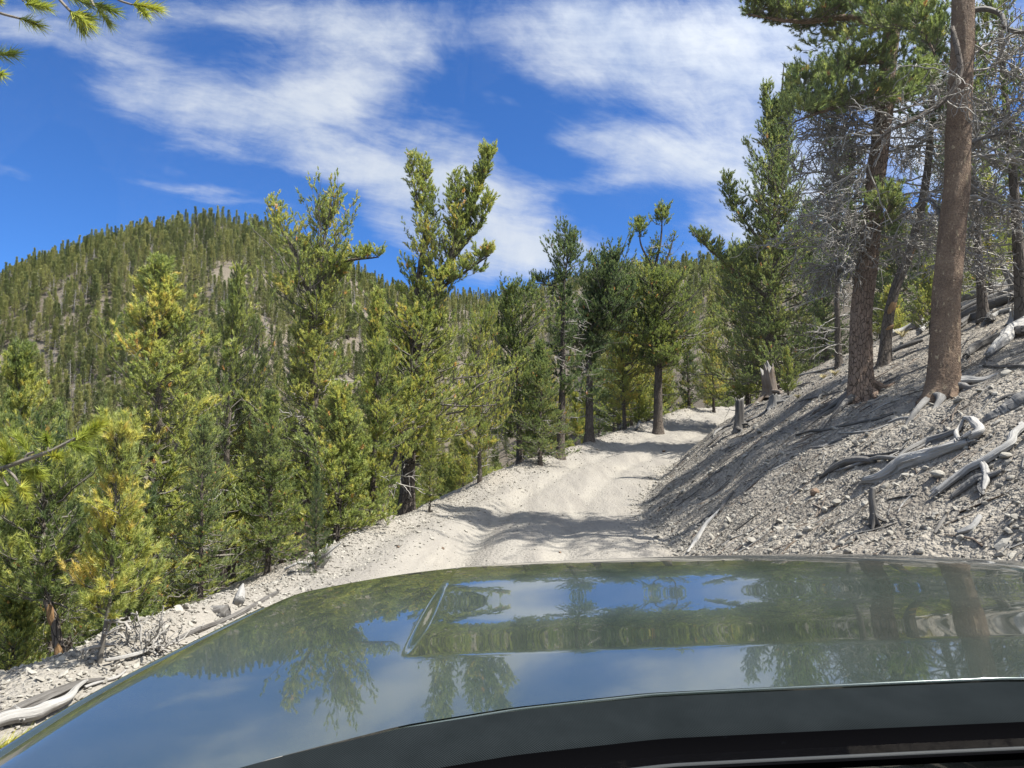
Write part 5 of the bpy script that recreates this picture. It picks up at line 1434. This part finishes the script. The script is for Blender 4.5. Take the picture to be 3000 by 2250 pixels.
    rows = [bot * (1 - f_) + top * f_ + np.array([0, .02 * math.sin(f_ * PI), .02 * math.sin(f_ * PI)]) for f_ in np.linspace(0, 1, 12)]
    grid(np.stack(rows, 1), 'windscreen', M_GL)
    # dashboard with a defroster vent, and the cabin behind
    db = [sl + np.array([0, -.012, -.012])]
    for dy, dz in ((-.06, -.012), (-.20, -.010), (-.32, -.03), (-.38, -.10), (-.38, -.4)):
        db.append(np.stack([xr * .96 + .02, np.maximum(yw(xr) + dy, .22 + dy * .1), zpl(xr) + H - .055 + dz], -1) - OFF)
    dash = grid(np.stack(db, 1), 'dashboard', M_BLK, flip=True)
    for i in range(7):
        x = .50 + i * .035
        pp = np.array([(x, .60 + .02 * i / 7, zpl(x) + H - .062), (x + .05, .50, zpl(x) + H - .060)]) - OFF
        g = Geo(); g.tubes(np.array([pp[0], pp.mean(0), pp[1]]), np.full(3, .0035), 6, cap=True); g.build('vent_slat', [M_SEAL], dash)
    rf = []
    for y_, z_ in ((.06, .46), (-.1, .50), (-.7, .52), (-1.25, .49), (-1.4, .40), (-1.55, -.25), (-1.6, -1.2)):
        rf.append(np.stack([cx + sx * .72, np.full(len(sx), y_) + (.06 * (1 - sx ** 2) if y_ > 0 else 0), H + z_ - .05 * sx ** 4], -1) - OFF)
    roof = grid(np.stack(rf, 1), 'roof', M_PAINT)
    lin = np.stack(rf, 1) + np.array([0, 0, -.02]); lin[:, -2:, 1] += .03
    grid(lin, 'headliner', M_BLK, roof, flip=True)
car()

# ------------------------------------------------------------------ sky, clouds, sun, camera
def sky():
    w = bpy.data.worlds.new('World'); sc.world = w; w.use_nodes = True
    nt = w.node_tree; nt.nodes.clear(); k = NT(nt)
    out = nt.nodes.new('ShaderNodeOutputWorld')
    st = k.n('ShaderNodeTexSky'); st.sky_type = 'NISHITA'; st.sun_disc = False
    st.sun_elevation = SUN_EL; st.sun_rotation = SUN_AZ; st.altitude = 3000; st.air_density = 1.0; st.dust_density = .25; st.ozone_density = 3.0
    tc = k.n('ShaderNodeTexCoord'); sp3 = k.n('ShaderNodeSeparateXYZ'); k.put(sp3.inputs[0], tc.outputs['Generated'])
    x, y, z = sp3.outputs
    ay = k.math('MAXIMUM', k.math('ABSOLUTE', y), .04)
    u = k.math('DIVIDE', x, ay); v = k.math('DIVIDE', z, ay)
    cb = k.n('ShaderNodeCombineXYZ'); k.put(cb.inputs[0], u); k.put(cb.inputs[1], v)
    UV = cb.outputs[0]
    def blob(px, py, rx_, ry_, rot, amp):
        a, b_ = ray(px, py)
        mp = nt.nodes.new('ShaderNodeMapping'); mp.vector_type = 'TEXTURE'; k.put(mp.inputs[0], UVW)
        mp.inputs['Location'].default_value = (a, b_, 0); mp.inputs['Rotation'].default_value = (0, 0, R(-rot)); mp.inputs['Scale'].default_value = (rx_ / F * 1.6, ry_ / F * 1.6, 1)
        ln = nt.nodes.new('ShaderNodeVectorMath'); ln.operation = 'LENGTH'; k.put(ln.inputs[0], mp.outputs[0])
        mr = nt.nodes.new('ShaderNodeMapRange'); mr.interpolation_type = 'SMOOTHSTEP'; k.put(mr.inputs[0], ln.outputs['Value'])
        for i, vv in enumerate((1.0, 0.0, 0.0, amp)): mr.inputs[i + 1].default_value = vv
        return mr.outputs[0]
    wn = nt.nodes.new('ShaderNodeTexNoise'); k.put(wn.inputs['Vector'], UV); wn.inputs['Scale'].default_value = 3.2; wn.inputs['Detail'].default_value = 4
    wv = k.vmath('SCALE', k.vmath('SUBTRACT', wn.outputs['Color'], (.5, .5, .5)).outputs[0], scale=.075).outputs[0]
    UVW = k.vmath('ADD', UV, wv).outputs[0]
    blobs = [(150, 105, 90, 26, 12, .95), (250, 125, 140, 42, 14, 1.0), (330, 90, 130, 40, -20, .8), (365, 38, 110, 38, -12, .85), (250, 15, 200, 26, 3, .75), (40, 30, 120, 24, 10, .65), (120, 60, 120, 20, 12, .45), (270, 165, 130, 14, 8, .75),
             (350, 170, 90, 24, 14, .8), (400, 205, 60, 40, 40, .85), (450, 165, 60, 60, 30, .85), (480, 232, 105, 55, 20, .95), (540, 250, 130, 22, 4, .8), (560, 195, 110, 14, 0, .55), (640, 178, 130, 14, -3, .7),
             (595, 28, 80, 44, 10, .85), (640, 55, 130, 55, 12, 1.0), (610, 140, 70, 24, 12, .85), (680, 155, 90, 26, 4, .9), (745, 60, 100, 100, 0, 1.0), (770, 190, 90, 90, 0, .85), (900, 110, 140, 150, 0, .9), (700, 240, 70, 26, 0, .6),
             (10, 178, 34, 9, 10, .5), (190, 190, 80, 5, 8, .32), (240, 205, 70, 4, 6, .32), (500, 265, 60, 14, 0, .5), (860, 20, 200, 80, 0, .6), (500, 95, 40, 10, 20, .35)]
    acc = None
    for b_ in blobs:
        s = blob(*b_)
        acc = s if acc is None else k.math('ADD', acc, k.math('MULTIPLY', s, k.math('SUBTRACT', 1.0, acc, clamp=True)))
    # wispy streaks
    def streak(rot, sx_, sy_, scale, det, dist):
        return k.noise(k.scalev(UVW, sx_, sy_, 1, (0, 0, R(rot))), scale, det, .62, dist)
    zc = k.math('MAXIMUM', z, .035); lp = k.math('DIVIDE', x, zc); lq = k.math('DIVIDE', y, zc)
    lc = k.n('ShaderNodeCombineXYZ'); k.put(lc.inputs[0], k.math('ADD', k.math('MULTIPLY', lp, .66 * .20), k.math('MULTIPLY', lq, .75 * .20))); k.put(lc.inputs[1], k.math('SUBTRACT', k.math('MULTIPLY', lp, .75), k.math('MULTIPLY', lq, .66)))
    lcw = k.vmath('ADD', lc.outputs[0], k.vmath('SCALE', k.vmath('SUBTRACT', wn.outputs['Color'], (.5, .5, .5)).outputs[0], scale=.55).outputs[0]).outputs[0]
    s1 = k.noise(lcw, 2.1, 10, .66, .15)
    s2 = streak(24, 1, 6.0, 9.0, 8, .0)
    s3 = k.noise(UVW, 5.5, 8, .62, .15)
    n = k.math('ADD', k.math('MULTIPLY', s1, .52), k.math('ADD', k.math('MULTIPLY', s2, .14), k.math('MULTIPLY', s3, .36)))
    dens = k.math('ADD', k.math('MULTIPLY', acc, .62), k.math('MULTIPLY', k.math('SUBTRACT', n, .5), 2.2))
    dens = k.math('ADD', dens, k.math('ADD', k.mapr(y, .1, -.2, 0, .38), k.mapr(v, .75, 1.5, 0, .30)))  # extra unseen cloud behind the camera and overhead, added as whiter fill light
    mr = nt.nodes.new('ShaderNodeMapRange'); mr.interpolation_type = 'SMOOTHSTEP'; k.put(mr.inputs[0], dens)
    for i, vv in enumerate((.12, .80, 0.0, .90)): mr.inputs[i + 1].default_value = vv
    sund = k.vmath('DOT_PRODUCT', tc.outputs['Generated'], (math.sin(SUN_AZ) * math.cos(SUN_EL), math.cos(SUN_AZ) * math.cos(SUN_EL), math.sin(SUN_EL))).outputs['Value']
    glow = k.math('MULTIPLY_ADD', k.math('POWER', k.math('MAXIMUM', sund, 0.0), 3.0), 3.2, 1.0)  # clouds brightened towards the sun, boosted to add fill light
    d = k.math('MULTIPLY', mr.outputs[0], k.mapr(z, .02, .12))
    skc = k.mix(1.0, st.outputs[0], (.42, .75, 1.16, 1), 'MULTIPLY')
    skc = k.mix(.0, skc, (1, 1, 1, 1))
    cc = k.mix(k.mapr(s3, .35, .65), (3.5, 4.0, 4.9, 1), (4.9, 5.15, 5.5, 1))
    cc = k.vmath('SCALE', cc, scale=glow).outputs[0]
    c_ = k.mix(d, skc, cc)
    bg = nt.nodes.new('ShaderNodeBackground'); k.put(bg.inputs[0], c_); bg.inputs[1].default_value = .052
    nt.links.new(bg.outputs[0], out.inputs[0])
    w.cycles.sampling_method = 'MANUAL'; w.cycles.sample_map_resolution = 1024
sky()
sl = bpy.data.lights.new('sun', 'SUN'); sl.energy = 3.5; sl.angle = R(.53); sl.color = (1.0, .955, .88)
so = bpy.data.objects.new('sun', sl); col.objects.link(so)
dv = Vector((math.sin(SUN_AZ) * math.cos(SUN_EL), math.cos(SUN_AZ) * math.cos(SUN_EL), math.sin(SUN_EL)))
so.rotation_euler = dv.to_track_quat('Z', 'Y').to_euler(); so.location = (20, 5, 40)
cam = bpy.data.cameras.new('camera'); cam.sensor_width = 36; cam.lens = 36 * F / 1024; cam.clip_start = .05; cam.clip_end = 5000
co = bpy.data.objects.new('camera', cam); col.objects.link(co); co.location = (0, 0, H); co.rotation_euler = (R(90) + PITCH, 0, 0)
sc.camera = co
sc.render.engine = 'CYCLES'
sc.cycles.max_bounces = 8; sc.cycles.transparent_max_bounces = 12; sc.cycles.use_denoising = True; sc.cycles.caustics_reflective = False; sc.cycles.caustics_refractive = False
sc.view_settings.view_transform = 'Standard'; sc.view_settings.look = 'None'; sc.view_settings.exposure = 1.75; sc.view_settings.gamma = 1.0
